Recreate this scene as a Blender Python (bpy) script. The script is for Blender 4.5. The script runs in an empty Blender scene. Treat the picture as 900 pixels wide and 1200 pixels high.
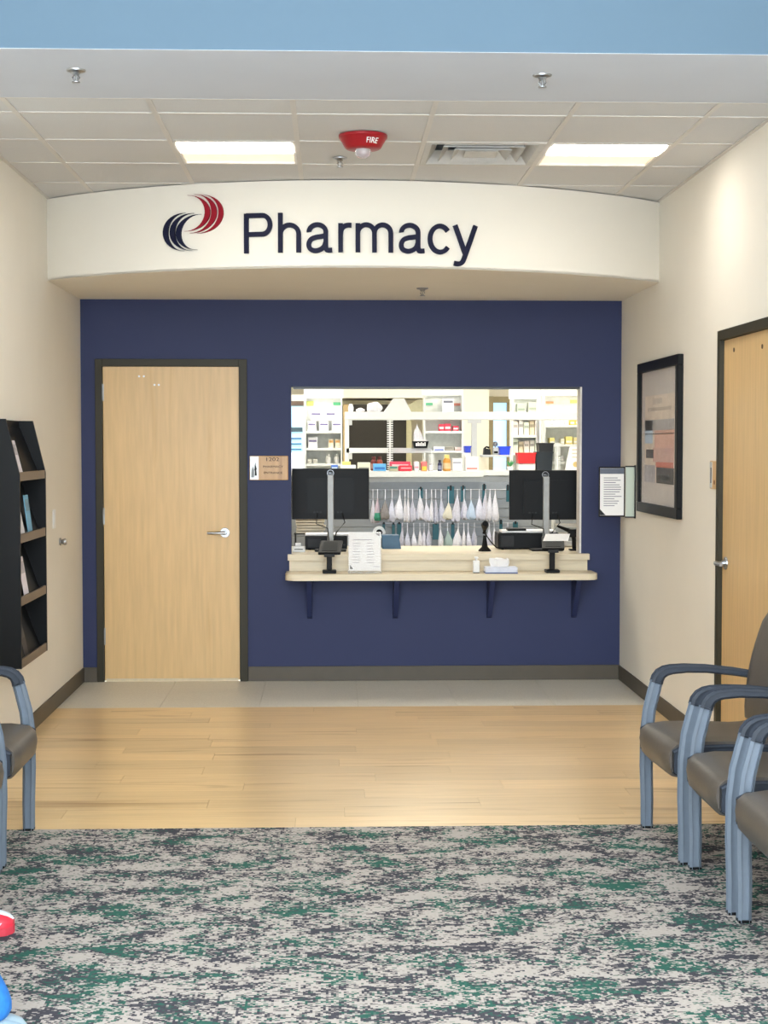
import bpy, bmesh, math, random
from mathutils import Vector, Matrix
PI = math.pi
rnd = random.Random(7)
S = bpy.context.scene
COL = S.collection

# ------------------------------------------------------------------ camera
F_PX, YAW, PITCH, EYE = 1805.8, 0.0342, 0.0437, 1.6084
cam_d = bpy.data.cameras.new('camera')
cam_d.sensor_fit = 'VERTICAL'; cam_d.sensor_height = 36.0
cam_d.lens = F_PX / 1200 * 36.0
cam_d.clip_start = 0.05; cam_d.clip_end = 200
cam = bpy.data.objects.new('camera', cam_d); COL.objects.link(cam)
FWD = Vector((math.sin(YAW)*math.cos(PITCH), math.cos(YAW)*math.cos(PITCH), -math.sin(PITCH)))
RGT = Vector((math.cos(YAW), -math.sin(YAW), 0)); UPV = RGT.cross(FWD)
cam.matrix_world = Matrix(((RGT.x, UPV.x, -FWD.x, 0), (RGT.y, UPV.y, -FWD.y, 0), (RGT.z, UPV.z, -FWD.z, EYE), (0, 0, 0, 1)))
S.camera = cam
# ------------------------------------------------------------------ world, exposure
wd = bpy.data.worlds.new('daylight'); S.world = wd; wd.use_nodes = True
bgn = wd.node_tree.nodes['Background']
bgn.inputs[0].default_value = (0.82, 0.92, 1.0, 1); bgn.inputs[1].default_value = 5.6
S.view_settings.view_transform = 'Standard'; S.view_settings.look = 'None'
S.view_settings.gamma = 1.0; S.view_settings.use_curve_mapping = False
S.view_settings.exposure = 0.72
TROFFER_A, TROFFER_B, TROFFER_IN = 10.5, 0.45, 10.5

def ray(u, v):
    return (RGT*((u-450)/F_PX) + UPV*((600-v)/F_PX) + FWD)
def at(u, v, Y):            # survey helper: a sight line cut with the depth Y
    d = ray(u, v); t = Y/d.y
    return (d.x*t, EYE + d.z*t)

# ------------------------------------------------------------------ materials
def lin(c):
    return tuple(((x/255)/12.92 if x/255 <= .04045 else ((x/255+.055)/1.055)**2.4) for x in c)
MATS = {}
def mat(name, rgb, rough=.5, metal=0., var=.06, scale=30., bump=0., coat=0., spec=.5, trans=0., emit=0., stretch=(1,1,1), alpha=1.):
    if name in MATS: return MATS[name]
    m = bpy.data.materials.new(name); m.use_nodes = True; MATS[name] = m
    nt = m.node_tree; b = nt.nodes['Principled BSDF']
    c = lin(rgb)
    b.inputs['Roughness'].default_value = rough; b.inputs['Metallic'].default_value = metal
    b.inputs['Specular IOR Level'].default_value = spec
    b.inputs['Coat Weight'].default_value = coat; b.inputs['Coat Roughness'].default_value = .15
    b.inputs['Transmission Weight'].default_value = trans
    b.inputs['Alpha'].default_value = alpha
    tc = nt.nodes.new('ShaderNodeTexCoord'); mp = nt.nodes.new('ShaderNodeMapping')
    mp.inputs['Scale'].default_value = stretch
    nt.links.new(tc.outputs['Object'], mp.inputs['Vector'])
    nz = nt.nodes.new('ShaderNodeTexNoise'); nz.inputs['Scale'].default_value = scale; nz.inputs['Detail'].default_value = 4
    nt.links.new(mp.outputs[0], nz.inputs['Vector'])
    rp = nt.nodes.new('ShaderNodeValToRGB')
    rp.color_ramp.elements[0].position = .3; rp.color_ramp.elements[1].position = .7
    rp.color_ramp.elements[0].color = tuple(x*(1-var) for x in c)+(1,)
    rp.color_ramp.elements[1].color = tuple(min(1, x*(1+var)) for x in c)+(1,)
    nt.links.new(nz.outputs['Fac'], rp.inputs[0]); nt.links.new(rp.outputs[0], b.inputs['Base Color'])
    if bump:
        bp = nt.nodes.new('ShaderNodeBump'); bp.inputs['Strength'].default_value = bump; bp.inputs['Distance'].default_value = .004
        nt.links.new(nz.outputs['Fac'], bp.inputs['Height']); nt.links.new(bp.outputs[0], b.inputs['Normal'])
    if emit:
        b.inputs['Emission Color'].default_value = c+(1,); b.inputs['Emission Strength'].default_value = emit
    return m

def wood_mat(name, rgb, dark, axis, rough=.4, coat=0., fine=60., per_obj=.0, streak=.62, spec=.5):
    m = bpy.data.materials.new(name); m.use_nodes = True; nt = m.node_tree; b = nt.nodes['Principled BSDF']
    b.inputs['Roughness'].default_value = rough; b.inputs['Coat Weight'].default_value = coat; b.inputs['Coat Roughness'].default_value = .2
    b.inputs['Specular IOR Level'].default_value = spec
    tc = nt.nodes.new('ShaderNodeTexCoord'); oi = nt.nodes.new('ShaderNodeObjectInfo')
    mp = nt.nodes.new('ShaderNodeMapping')
    sc = [1, 1, 1]; sc[axis] = .07; mp.inputs['Scale'].default_value = sc
    add = nt.nodes.new('ShaderNodeVectorMath'); add.operation = 'ADD'
    mul = nt.nodes.new('ShaderNodeVectorMath'); mul.operation = 'SCALE'; mul.inputs[0].default_value = (17., 29., 11.)
    nt.links.new(oi.outputs['Random'], mul.inputs['Scale'])
    nt.links.new(tc.outputs['Object'], mp.inputs['Vector']); nt.links.new(mp.outputs[0], add.inputs[0]); nt.links.new(mul.outputs[0], add.inputs[1])
    n1 = nt.nodes.new('ShaderNodeTexNoise'); n1.inputs['Scale'].default_value = fine; n1.inputs['Detail'].default_value = 5
    n2 = nt.nodes.new('ShaderNodeTexNoise'); n2.inputs['Scale'].default_value = 9.; n2.inputs['Detail'].default_value = 6; n2.inputs['Distortion'].default_value = 1.2
    nt.links.new(add.outputs[0], n1.inputs['Vector']); nt.links.new(add.outputs[0], n2.inputs['Vector'])
    c, d = lin(rgb), lin(dark)
    r1 = nt.nodes.new('ShaderNodeValToRGB')
    r1.color_ramp.elements[0].position = .25; r1.color_ramp.elements[1].position = .75
    r1.color_ramp.elements[0].color = tuple(x*.9 for x in c)+(1,); r1.color_ramp.elements[1].color = tuple(min(1, x*1.07) for x in c)+(1,)
    r2 = nt.nodes.new('ShaderNodeValToRGB'); r2.color_ramp.elements[0].position = streak; r2.color_ramp.elements[1].position = streak+.2
    r2.color_ramp.elements[0].color = (0, 0, 0, 1); r2.color_ramp.elements[1].color = (1, 1, 1, 1)
    nt.links.new(n1.outputs['Fac'], r1.inputs[0]); nt.links.new(n2.outputs['Fac'], r2.inputs[0])
    mx = nt.nodes.new('ShaderNodeMix'); mx.data_type = 'RGBA'
    nt.links.new(r2.outputs[0], mx.inputs['Factor']); nt.links.new(r1.outputs[0], mx.inputs['A']); mx.inputs['B'].default_value = d+(1,)
    out = mx.outputs['Result']
    if per_obj:
        hs = nt.nodes.new('ShaderNodeHueSaturation')
        mr = nt.nodes.new('ShaderNodeMapRange'); mr.inputs['To Min'].default_value = 1-per_obj; mr.inputs['To Max'].default_value = 1+per_obj
        nt.links.new(oi.outputs['Random'], mr.inputs['Value']); nt.links.new(mr.outputs[0], hs.inputs['Value']); nt.links.new(out, hs.inputs['Color']); out = hs.outputs[0]
    nt.links.new(out, b.inputs['Base Color'])
    return m

def carpet_mat():
    m = bpy.data.materials.new('carpet'); m.use_nodes = True; nt = m.node_tree; b = nt.nodes['Principled BSDF']
    b.inputs['Roughness'].default_value = .95; b.inputs['Specular IOR Level'].default_value = .1
    L = nt.links; N = nt.nodes.new
    tc = N('ShaderNodeTexCoord')
    sn = N('ShaderNodeVectorMath'); sn.operation = 'SNAP'; sn.inputs[1].default_value = (.0075, .006, 1)
    L.new(tc.outputs['Object'], sn.inputs[0])
    def noise(sx, sy, scale, det, off, dist=0., rough=.6):
        mp = N('ShaderNodeMapping'); mp.inputs['Scale'].default_value = (sx, sy, 1); mp.inputs['Location'].default_value = (off, off*1.7, 0)
        L.new(sn.outputs[0], mp.inputs['Vector'])
        n = N('ShaderNodeTexNoise'); n.inputs['Scale'].default_value = scale; n.inputs['Detail'].default_value = det; n.inputs['Distortion'].default_value = dist; n.inputs['Roughness'].default_value = rough
        L.new(mp.outputs[0], n.inputs['Vector']); return n.outputs['Fac']
    def ramp(fac, a, bb):
        r = N('ShaderNodeValToRGB'); r.color_ramp.elements[0].position = a; r.color_ramp.elements[1].position = bb
        L.new(fac, r.inputs[0]); return r.outputs[0]
    def madd(a, bb, k):
        x = N('ShaderNodeMath'); x.operation = 'MULTIPLY_ADD'; L.new(a, x.inputs[0]); x.inputs[1].default_value = k; L.new(bb, x.inputs[2]); return x.outputs[0]
    big = noise(.65, 1.0, 9., 3, 3.1, .4); fine = noise(.8, 1.1, 42., 6, 8.7, .3, .8)
    big2 = noise(.6, 1.0, 7.5, 3, 21., .5); fine2 = noise(.8, 1.1, 45., 5, 33., .2, .78)
    dk = madd(big, fine, .55)             # about .925 in the mean
    gn = madd(big2, fine2, .75)
    base = N('ShaderNodeMix'); base.data_type = 'RGBA'; base.inputs['A'].default_value = lin((190, 180, 170))+(1,); base.inputs['B'].default_value = lin((160, 151, 145))+(1,)
    L.new(noise(1, 1, 120., 2, 5.), base.inputs['Factor'])
    dark = N('ShaderNodeMix'); dark.data_type = 'RGBA'; dark.inputs['A'].default_value = lin((50, 50, 57))+(1,); dark.inputs['B'].default_value = lin((84, 82, 88))+(1,)
    L.new(noise(1, 1.2, 70., 3, 15.), dark.inputs['Factor'])
    grn = N('ShaderNodeMix'); grn.data_type = 'RGBA'; grn.inputs['A'].default_value = lin((28, 74, 66))+(1,); grn.inputs['B'].default_value = lin((64, 108, 94))+(1,)
    L.new(noise(1, 1.2, 80., 3, 25.), grn.inputs['Factor'])
    def half(x):
        q = N('ShaderNodeMath'); q.operation = 'MULTIPLY'; q.inputs[1].default_value = .5; L.new(x, q.inputs[0]); return q.outputs[0]
    dkm = ramp(half(dk), .386, .402); gnm = ramp(half(gn), .466, .484)
    m1 = N('ShaderNodeMix'); m1.data_type = 'RGBA'; L.new(dkm, m1.inputs['Factor']); L.new(base.outputs['Result'], m1.inputs['A']); L.new(dark.outputs['Result'], m1.inputs['B'])
    m2 = N('ShaderNodeMix'); m2.data_type = 'RGBA'; L.new(gnm, m2.inputs['Factor']); L.new(m1.outputs['Result'], m2.inputs['A']); L.new(grn.outputs['Result'], m2.inputs['B'])
    L.new(m2.outputs['Result'], b.inputs['Base Color'])
    bp = N('ShaderNodeBump'); bp.inputs['Strength'].default_value = .5; bp.inputs['Distance'].default_value = .004
    L.new(noise(1, 1, 150., 2, 2.), bp.inputs['Height']); L.new(bp.outputs[0], b.inputs['Normal'])
    return m

M_WALL = mat('cream_paint', (231, 224, 211), .75, var=.012, scale=3, spec=.3)
M_NAVY = mat('navy_paint', (43, 51, 88), .6, var=.02, scale=4, spec=.35)
M_CEIL = mat('ceiling_paint', (196, 199, 206), .85, var=.015, scale=3, spec=.2)
M_TILE = mat('acoustic_tile', (206, 205, 204), .95, var=.05, scale=260, bump=.12, spec=.1)
M_BLUE = mat('sky_blue_paint', (86, 107, 123), .7, var=.015, scale=2, spec=.3)
M_GRID = mat('grid_white', (205, 200, 194), .5, var=.02)
M_BASE = mat('vinyl_base', (80, 72, 60), .5, var=.05, scale=10)
M_OLIVE = mat('olive_steel', (50, 46, 32), .5, spec=.3, var=.04, scale=12)
M_CHROME = mat('brushed_chrome', (164, 166, 170), .28, 1., var=.05, scale=80)
M_STEEL = mat('brushed_steel', (172, 174, 176), .38, 1., var=.06, scale=60)
M_BLACK = mat('black_plastic', (9, 9, 10), .5, var=.1, scale=40, spec=.22)
M_BLACKG = mat('black_laminate', (7, 8, 10), .45, var=.1, scale=20, spec=.2)
M_DARK = mat('dark_grey_plastic', (34, 36, 39), .55, var=.1, spec=.3)
M_WHITE = mat('white_plastic', (235, 235, 233), .45, var=.02)
M_PAPER = mat('white_paper', (240, 237, 234), .85, var=.01, spec=.2)
M_INK = mat('grey_ink', (136, 130, 140), .9, var=.05)
M_GREY = mat('light_grey_laminate', (196, 198, 198), .5, var=.03)
M_SHELF = mat('shelf_white', (226, 228, 224), .5, var=.02)
M_COUNTER = wood_mat('pale_counter_laminate', (222, 207, 178), (205, 186, 152), 0, .4, fine=70, streak=.66)
M_DOOR = wood_mat('maple_veneer', (214, 178, 124), (200, 160, 104), 2, .42, coat=.08, fine=45, streak=.6)
M_PLANK = wood_mat('maple_plank', (226, 192, 140), (156, 112, 66), 0, .34, coat=.3, fine=38, per_obj=.09, streak=.58)
M_TERR = mat('speckled_floor_tile', (212, 206, 192), .4, var=.12, scale=170)
M_CARPET = carpet_mat()
M_SEAT = mat('taupe_vinyl', (84, 77, 70), .42, var=.06, scale=90, bump=.08)
M_FRAME = mat('slate_blue_metal', (112, 122, 134), .4, .1, var=.04, scale=30)
M_ARM = mat('dark_slate_urethane', (48, 54, 64), .45, var=.06, scale=40)
M_RED = mat('signal_red', (150, 16, 28), .35, var=.04)
M_SIGNNAVY = mat('sign_navy', (20, 22, 48), .6, spec=.2, var=.04)
M_SIGNRED = mat('sign_crimson', (140, 14, 34), .6, spec=.2, var=.04)

# ------------------------------------------------------------------ mesh helpers
def box(bm, x0, x1, y0, y1, z0, z1, bev=0., seg=1):
    r = bmesh.ops.create_cube(bm, size=1.0)['verts']
    for v in r:
        v.co = Vector(((x0+x1)/2 + v.co.x*(x1-x0), (y0+y1)/2 + v.co.y*(y1-y0), (z0+z1)/2 + v.co.z*(z1-z0)))
    if bev > 0:
        es = list({e for v in r for e in v.link_edges})
        bmesh.ops.bevel(bm, geom=es, offset=bev, segments=seg, affect='EDGES', profile=.5)
    return bm
def nb(): return bmesh.new()
def bx(*a, **k): return box(nb(), *a, **k)
def frame_of(d):
    d = d.normalized(); a = Vector((0, 0, 1)) if abs(d.z) < .9 else Vector((1, 0, 0))
    s = d.cross(a).normalized(); return s, s.cross(d).normalized()
def cyl(bm, p0, p1, r0, r1=None, n=16, caps=True):
    p0, p1 = Vector(p0), Vector(p1); r1 = r0 if r1 is None else r1
    s, t = frame_of(p1-p0); A = []; B = []
    for i in range(n):
        a = 2*PI*i/n; o = s*math.cos(a)+t*math.sin(a)
        A.append(bm.verts.new(p0+o*r0)); B.append(bm.verts.new(p1+o*r1))
    for i in range(n):
        j = (i+1) % n; bm.faces.new((A[i], A[j], B[j], B[i]))
    if caps:
        bm.faces.new(A[::-1]); bm.faces.new(B)
    return bm
def tube(bm, pts, r, n=8):
    pts = [Vector(p) for p in pts]; rings = []
    for i, p in enumerate(pts):
        d = pts[min(i+1, len(pts)-1)] - pts[max(i-1, 0)]; s, t = frame_of(d)
        rr = r[i] if isinstance(r, (list, tuple)) else r
        rings.append([bm.verts.new(p + (s*math.cos(2*PI*k/n)+t*math.sin(2*PI*k/n))*rr) for k in range(n)])
    for a, b in zip(rings, rings[1:]):
        for k in range(n): bm.faces.new((a[k], a[(k+1) % n], b[(k+1) % n], b[k]))
    bm.faces.new(rings[0][::-1]); bm.faces.new(rings[-1]); return bm
def lathe(bm, prof, c=(0, 0, 0), n=24):
    c = Vector(c); rings = []
    for r, z in prof:
        rings.append([bm.verts.new(c+Vector((r*math.cos(2*PI*k/n), r*math.sin(2*PI*k/n), z))) for k in range(n)])
    for a, b in zip(rings, rings[1:]):
        for k in range(n): bm.faces.new((a[k], a[(k+1) % n], b[(k+1) % n], b[k]))
    bm.faces.new(rings[0][::-1]); bm.faces.new(rings[-1]); return bm
def prism(bm, pts, axis, a, b):
    def P(p, w):
        q = [0, 0, 0]; o = [i for i in range(3) if i != axis]; q[o[0]] = p[0]; q[o[1]] = p[1]; q[axis] = w; return bm.verts.new(q)
    A = [P(p, a) for p in pts]; B = [P(p, b) for p in pts]; n = len(pts)
    bm.faces.new(A); bm.faces.new(B[::-1])
    for i in range(n): bm.faces.new((A[i], B[i], B[(i+1) % n], A[(i+1) % n]))
    return bm
def ribbon(bm, pts, w, t, axis):
    """flat bar that follows pts (in the plane normal to axis): w along axis, t thick"""
    ax = Vector((0, 0, 0)); ax[axis] = 1; pts = [Vector(p) for p in pts]; rings = []
    for i, p in enumerate(pts):
        d = (pts[min(i+1, len(pts)-1)]-pts[max(i-1, 0)]).normalized(); nrm = d.cross(ax).normalized()
        tt = t[i] if isinstance(t, (list, tuple)) else t; ww = w[i] if isinstance(w, (list, tuple)) else w
        c = min(tt, ww)*.22
        ring = []
        for su, sv in ((-1, -1), (1, -1), (1, 1), (-1, 1)):
            for q in ((0, 1) if su*sv > 0 else (1, 0)):
                du = su*(ww/2-(c if q == 0 else 0)); dv = sv*(tt/2-(c if q == 1 else 0))
                ring.append(bm.verts.new(p+ax*du+nrm*dv))
        rings.append(ring)
    n = 8
    for a, b in zip(rings, rings[1:]):
        for k in range(n): bm.faces.new((a[k], a[(k+1) % n], b[(k+1) % n], b[k]))
    bm.faces.new(rings[0][::-1]); bm.faces.new(rings[-1]); return bm

def root_loc(p):
    v = Vector((0, 0, 0))
    while p is not None: v += p.location; p = p.parent
    return v
def finish(bm, name, m, smooth=False):
    bmesh.ops.recalc_face_normals(bm, faces=bm.faces)
    me = bpy.data.meshes.new(name); bm.to_mesh(me); bm.free()
    me.materials.append(m)
    if smooth:
        for p in me.polygons: p.use_smooth = True
        try: me.set_sharp_from_angle(angle=math.radians(38))
        except Exception: pass
    return me
def part(name, bm, m, parent, smooth=False, local=False, label=None, kind=None):
    if not local:
        bmesh.ops.translate(bm, verts=bm.verts, vec=-root_loc(parent))
    o = bpy.data.objects.new(name, finish(bm, name, m, smooth)); COL.objects.link(o); o.parent = parent
    if label: o['label'] = label
    if kind: o['kind'] = kind
    return o
def tag(o, label, cat, group=None):
    o['label'] = label; o['category'] = cat
    if group: o['group'] = group
    return o
def thing(name, label, cat, loc, rz=0., group=None):
    o = bpy.data.objects.new(name, None); COL.objects.link(o); o.empty_display_size = .1
    o.location = loc; o.rotation_euler = (0, 0, rz)
    return tag(o, label, cat, group)
def solo(name, bm, m, label=None, cat=None, group=None, smooth=False):
    xs = [v.co for v in bm.verts]
    c = Vector(((min(p.x for p in xs)+max(p.x for p in xs))/2, (min(p.y for p in xs)+max(p.y for p in xs))/2, min(p.z for p in xs)))
    bmesh.ops.translate(bm, verts=bm.verts, vec=-c)
    o = bpy.data.objects.new(name, finish(bm, name, m, smooth)); COL.objects.link(o); o.location = c
    if label: tag(o, label, cat, group)
    return o
def struct(name, bm, m, smooth=False, label=None):
    o = solo(name, bm, m, smooth=smooth); o['kind'] = 'structure'
    if label: o['label'] = label
    return o
def copy_tree(o, parent=None):
    c = o.copy(); COL.objects.link(c); c.parent = parent
    for ch in list(o.children): copy_tree(ch, c)
    return c
def copy_part(o, parent, loc):
    c = o.copy(); COL.objects.link(c); c.parent = parent; c.location = loc; return c

def text_bm(s, size=1., depth=.004, islands=False):
    cu = bpy.data.curves.new('lettering', 'FONT'); cu.body = s; cu.size = size; cu.extrude = depth/2; cu.resolution_u = 4
    o = bpy.data.objects.new('lettering', cu); COL.objects.link(o)
    bpy.context.view_layer.update()
    me = bpy.data.meshes.new_from_object(o.evaluated_get(bpy.context.evaluated_depsgraph_get()))
    bpy.data.objects.remove(o); bpy.data.curves.remove(cu)
    bm = nb(); bm.from_mesh(me); bpy.data.meshes.remove(me)
    bmesh.ops.remove_doubles(bm, verts=bm.verts, dist=1e-5)
    return bm
def text_dims(bm):
    xs = [v.co.x for v in bm.verts]; ys = [v.co.y for v in bm.verts]; return min(xs), max(xs), min(ys), max(ys)
def text_fit(s, x0, x1, zb, zt, yf, depth=.002):
    """lettering standing on the plane y=yf, facing -y, box-fitted"""
    bm = text_bm(s, 1, depth); a, b, c, d = text_dims(bm)
    for v in bm.verts:
        p = v.co.copy(); v.co = Vector((x0+(p.x-a)/(b-a)*(x1-x0), yf-p.z, zb+(p.y-c)/(d-c)*(zt-zb)))
    return bm

# ================================================================== THE SETTING
XL, XR, YB, H = -1.683, 1.974, 10.456, 3.064
Y_TW, Y_WC, Y_BULK, Y_ACT = 9.41, 6.428, 5.78, 6.585
Y_NEAR, WT = 1.0, .12
SOFF = 2.583

def slab(x0, x1, y0, y1, zt, th): return bx(x0, x1, y0, y1, zt-th, zt)
# floors
struct('floor', slab(-2.2, XR+.1, Y_NEAR, Y_WC, 0, .05), M_CARPET, label='waiting room carpet in mottled cream, charcoal and green')
fw = struct('floor_wood', slab(-2.2, XR+.1, Y_WC, Y_TW, -.004, .046), mat('plank_joint', (150, 122, 86), .6), label='pale maple plank floor strip')
ft = struct('floor_tile', slab(XL-.1, XR+.1, Y_TW, YB+.02, -.004, .046), mat('tile_joint', (188, 180, 164), .7), label='light grey speckled tile strip before the navy wall')
# planks, staggered
PW, PL = .1752, 1.22
rows = 17; PW = (Y_TW-Y_WC)/rows
for r in range(rows):
    xl = -2.2 if Y_WC+r*PW < 7.2 else XL-.1
    x = xl - rnd.uniform(0, PL)
    while x < XR+.1:
        a, b = max(x, xl), min(x+PL, XR+.1)
        if b-a > .03:
            y0 = Y_WC+r*PW
            part('plank', bx(a+.0006, b-.0006, y0+.0007, y0+PW-.0007, -.004, 0.), M_PLANK, fw)
        x += PL
for i in range(7):
    for j in range(2):
        x0 = max(-1.664+(i-1)*.6096, XL-.1); x1 = min(-1.664+i*.6096, XR+.1)
        y0, y1 = ((Y_TW, Y_TW+.6096), (Y_TW+.6096, YB+.02))[j]
        if x1 > x0: part('floor_tile_piece', bx(x0+.001, x1-.001, y0+.001, y1-.001, -.004, 0.), M_TERR, ft)
# side walls, right wall has a door opening
DR0, DR1, DRH = 6.84, 7.752, 2.134        # right door leaf
XLN, Y_STEP = -2.12, 7.15               # the wall steps back beside the left chairs
w = nb(); box(w, XL-.1, XL, Y_STEP, YB+WT, 0, 4.6); box(w, XLN-.1, XL-.1, Y_STEP, Y_STEP+.1, 0, 4.6)
struct('wall_left', w, M_WALL)
struct('wall_left_near', bx(XLN-.1, XLN, Y_NEAR, Y_STEP, 0, 4.6), M_WALL)
w = nb()
box(w, XR, XR+.12, Y_NEAR, DR0-.05, 0, 4.6); box(w, XR, XR+.12, DR1+.05, YB+WT, 0, 4.6); box(w, XR, XR+.12, DR0-.05, DR1+.05, DRH+.05, 4.6)
struct('wall_right', w, M_WALL)
# back wall, navy below the soffit, with door and service window openings
WX0, WX1, WZ0, WZ1 = -.272, 1.706, .826, 2.001
DL0, DL1, DLH = -1.5376, -.6236, 2.134
w = nb()
box(w, XL, DL0-.045, YB, YB+WT, 0, SOFF+.1); box(w, DL0-.045, DL1+.055, YB, YB+WT, DLH+.048, SOFF+.1)
box(w, DL1+.055, WX0, YB, YB+WT, 0, SOFF+.1); box(w, WX0, WX1, YB, YB+WT, 0, WZ0); box(w, WX0, WX1, YB, YB+WT, WZ1, SOFF+.1); box(w, WX1, XR, YB, YB+WT, 0, SOFF+.1)
struct('wall_back', w, M_NAVY)
# jamb lining of the service window
tw = struct('window_1', bx(WX1-.014, WX1-.001, YB-.003, YB+WT+.004, .866, WZ1-.001), mat('jamb_white', (214, 210, 204), .5), label='pale jamb lining of the service window')
part('head_shade_strip', bx(WX0+.014, WX1-.014, YB+.004, YB+WT+.004, WZ1-.014, WZ1-.001), mat('head_shade', (40, 40, 46), .4), tw)  # dark strip: the shadow line under the window head, put in as colour
# curved fascia and soffit
CX, R0, YA = .1455, 2.685, 8.55
CY = YA + R0
A0 = math.asin((XL-CX)/R0); A1 = math.asin((XR-CX)/R0)
def cylpt(a, r): return (CX+r*math.sin(a), CY-r*math.cos(a))
NSEG = 48
w = nb(); outer = []; inner = []
for i in range(NSEG+1):
    a = A0+(A1-A0)*i/NSEG; outer.append(cylpt(a, R0)); inner.append(cylpt(a, R0-.1))
prism(w, outer+inner[::-1], 2, SOFF, H-.002)
struct('wall_fascia', w, M_WALL, smooth=True, label='cream curved bulkhead carrying the Pharmacy sign')
w = nb(); prism(w, outer+[(XR, YB+.02), (XL, YB+.02)], 2, SOFF+.0005, SOFF+.012)
struct('ceiling_soffit', w, M_WALL, label='cream soffit over the service window')
# drywall border and blue bulkhead
struct('ceiling_border', bx(-2.12, XR, Y_BULK-.0005, Y_ACT, H, H+.0015), M_CEIL, label='plain grey-white drywall strip before the tiled ceiling')
struct('wall_bulkhead', bx(-2.12, XR, Y_BULK, Y_BULK+.1, H+.0016, 4.6), M_BLUE, label='light blue bulkhead above the drywall strip')
struct('ceiling_upper', bx(-2.22, XR+.12, Y_NEAR, Y_BULK+.1, 4.6, 4.7), M_CEIL)
# acoustic ceiling
GX0, GY0, G = -1.3807, 6.8853, .6096
gx = [XL]+[GX0+i*G for i in range(6)]+[XR]; gy = [Y_ACT]+[GY0+j*G for j in range(5)]+[YB]
cl = struct('ceiling', bx(XL, XR, Y_ACT, YB, H+.22, H+.26), mat('plenum', (120, 118, 115), .9), label='acoustic tile ceiling in a white grid')
LIGHT_CELLS = {(2, 2), (6, 2)}; VENT = (4+1, 2)
LIGHT_CELLS = {(gx.index(GX0+G), 2), (gx.index(GX0+4*G), 2)}; VENT = (gx.index(GX0+3*G), 2)
for i in range(len(gx)-1):
    for j in range(len(gy)-1):
        if (i, j) in LIGHT_CELLS or (i, j) == VENT: continue
        if gx[i+1]-gx[i] < .02: continue
        part('ceiling_tile', bx(gx[i]+.003, gx[i+1]-.003, gy[j]+.003, gy[j+1]-.003, H+.004, H+.02), M_TILE, cl)
for i in range(1, len(gx)-1):
    part('grid_runner', bx(gx[i]-.012, gx[i]+.012, Y_ACT, YB, H-.0005, H+.0035), M_GRID, cl)
for j in range(1, len(gy)-1):
    part('grid_cross_bar', bx(XL, XR, gy[j]-.012, gy[j]+.012, H-.0001, H+.0036), M_GRID, cl)
part('wall_angle', bx(XL, XL+.02, Y_ACT, YB, H-.001, H+.003), M_GRID, cl); part('wall_angle', bx(XR-.02, XR, Y_ACT, YB, H-.001, H+.003), M_GRID, cl)
part('wall_angle', bx(XL, XR, Y_ACT, Y_ACT+.014, H-.001, H+.003), M_GRID, cl)
# baseboards
def base_run(name, x0, x1, y0, y1): return struct(name, bx(x0, x1, y0, y1, 0, .1, bev=.002), M_BASE)
base_run('baseboard_back', DL1+.058, XR, YB-.009, YB); base_run('baseboard_back_left', XL, DL0-.05, YB-.009, YB)
base_run('baseboard_left', XL, XL+.009, Y_STEP, YB-.009); base_run('baseboard_left_near', XLN, XLN+.009, Y_NEAR, Y_STEP)
base_run('baseboard_right', XR-.009, XR, DR1+.056, YB-.009); base_run('baseboard_right_near', XR-.009, XR, Y_NEAR, DR0-.056)

# ------------------------------------------------------------------ doors
def lever_handle(parent, P, u, v, nrm, ln=.115, m=M_CHROME):
    """P rose centre on the door face, u along the lever, v up, nrm out of the door"""
    P, u, v, nrm = Vector(P), Vector(u), Vector(v), Vector(nrm)
    b = nb(); cyl(b, P, P+nrm*.008, .033, .031, 24); cyl(b, P+nrm*.008, P+nrm*.022, .017, .014, 16)
    h = part('door_handle', b, m, parent, True, label='chrome lever handle')
    b = nb(); cyl(b, P+nrm*.02, P+nrm*.056, .010, .010, 14)
    tube(b, [P+nrm*.052-u*.006, P+nrm*.055+u*.01, P+nrm*.056+u*.05, P+nrm*.053+u*ln], [.011, .0115, .0095, .0085], 12)
    part('lever', b, m, h, True)
d1 = struct('door_1', bx(DL0, DL1, YB+.012, YB+.056, .008, DLH, bev=.0015), M_DOOR, label='closed maple door left of the service window')
f = nb(); fo = .05
box(f, DL0-fo, DL0-.002, YB-.012, YB+WT, 0, DLH+.05, bev=.002); box(f, DL1+.002, DL1+fo+.006, YB-.012, YB+WT, 0, DLH+.05, bev=.002); box(f, DL0-.002, DL1+.002, YB-.012, YB+WT, DLH+.002, DLH+.05, bev=.002)
part('door_frame', f, M_OLIVE, d1, label='olive steel door frame')
for z in (1.959, 1.125, .309):
    b = nb(); box(b, DL0-.014, DL0+.006, YB+.008, YB+.013, z-.057, z+.057); cyl(b, (DL0-.003, YB+.006, z-.057), (DL0-.003, YB+.006, z+.057), .007, n=10)
    part('hinge', b, M_STEEL, d1, True, label='steel butt hinge')
lever_handle(d1, (-.722, YB+.012, 1.012), (-1, 0, 0), (0, 0, 1), (0, -1, 0))
for (u, v) in ((163, 441), (168.5, 441), (181, 451), (186, 451)):
    X, Z = at(u, v, YB+.01); b = nb(); cyl(b, (X, YB+.0121, Z), (X, YB+.0095, Z), .007, n=12); part('door_bumper_pad', b, M_WHITE, d1)
part('door_sweep', bx(DL0+.01, DL1-.01, YB+.006, YB+.012, .0015, .02), mat('sweep', (205, 190, 160), .5), d1)
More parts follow.
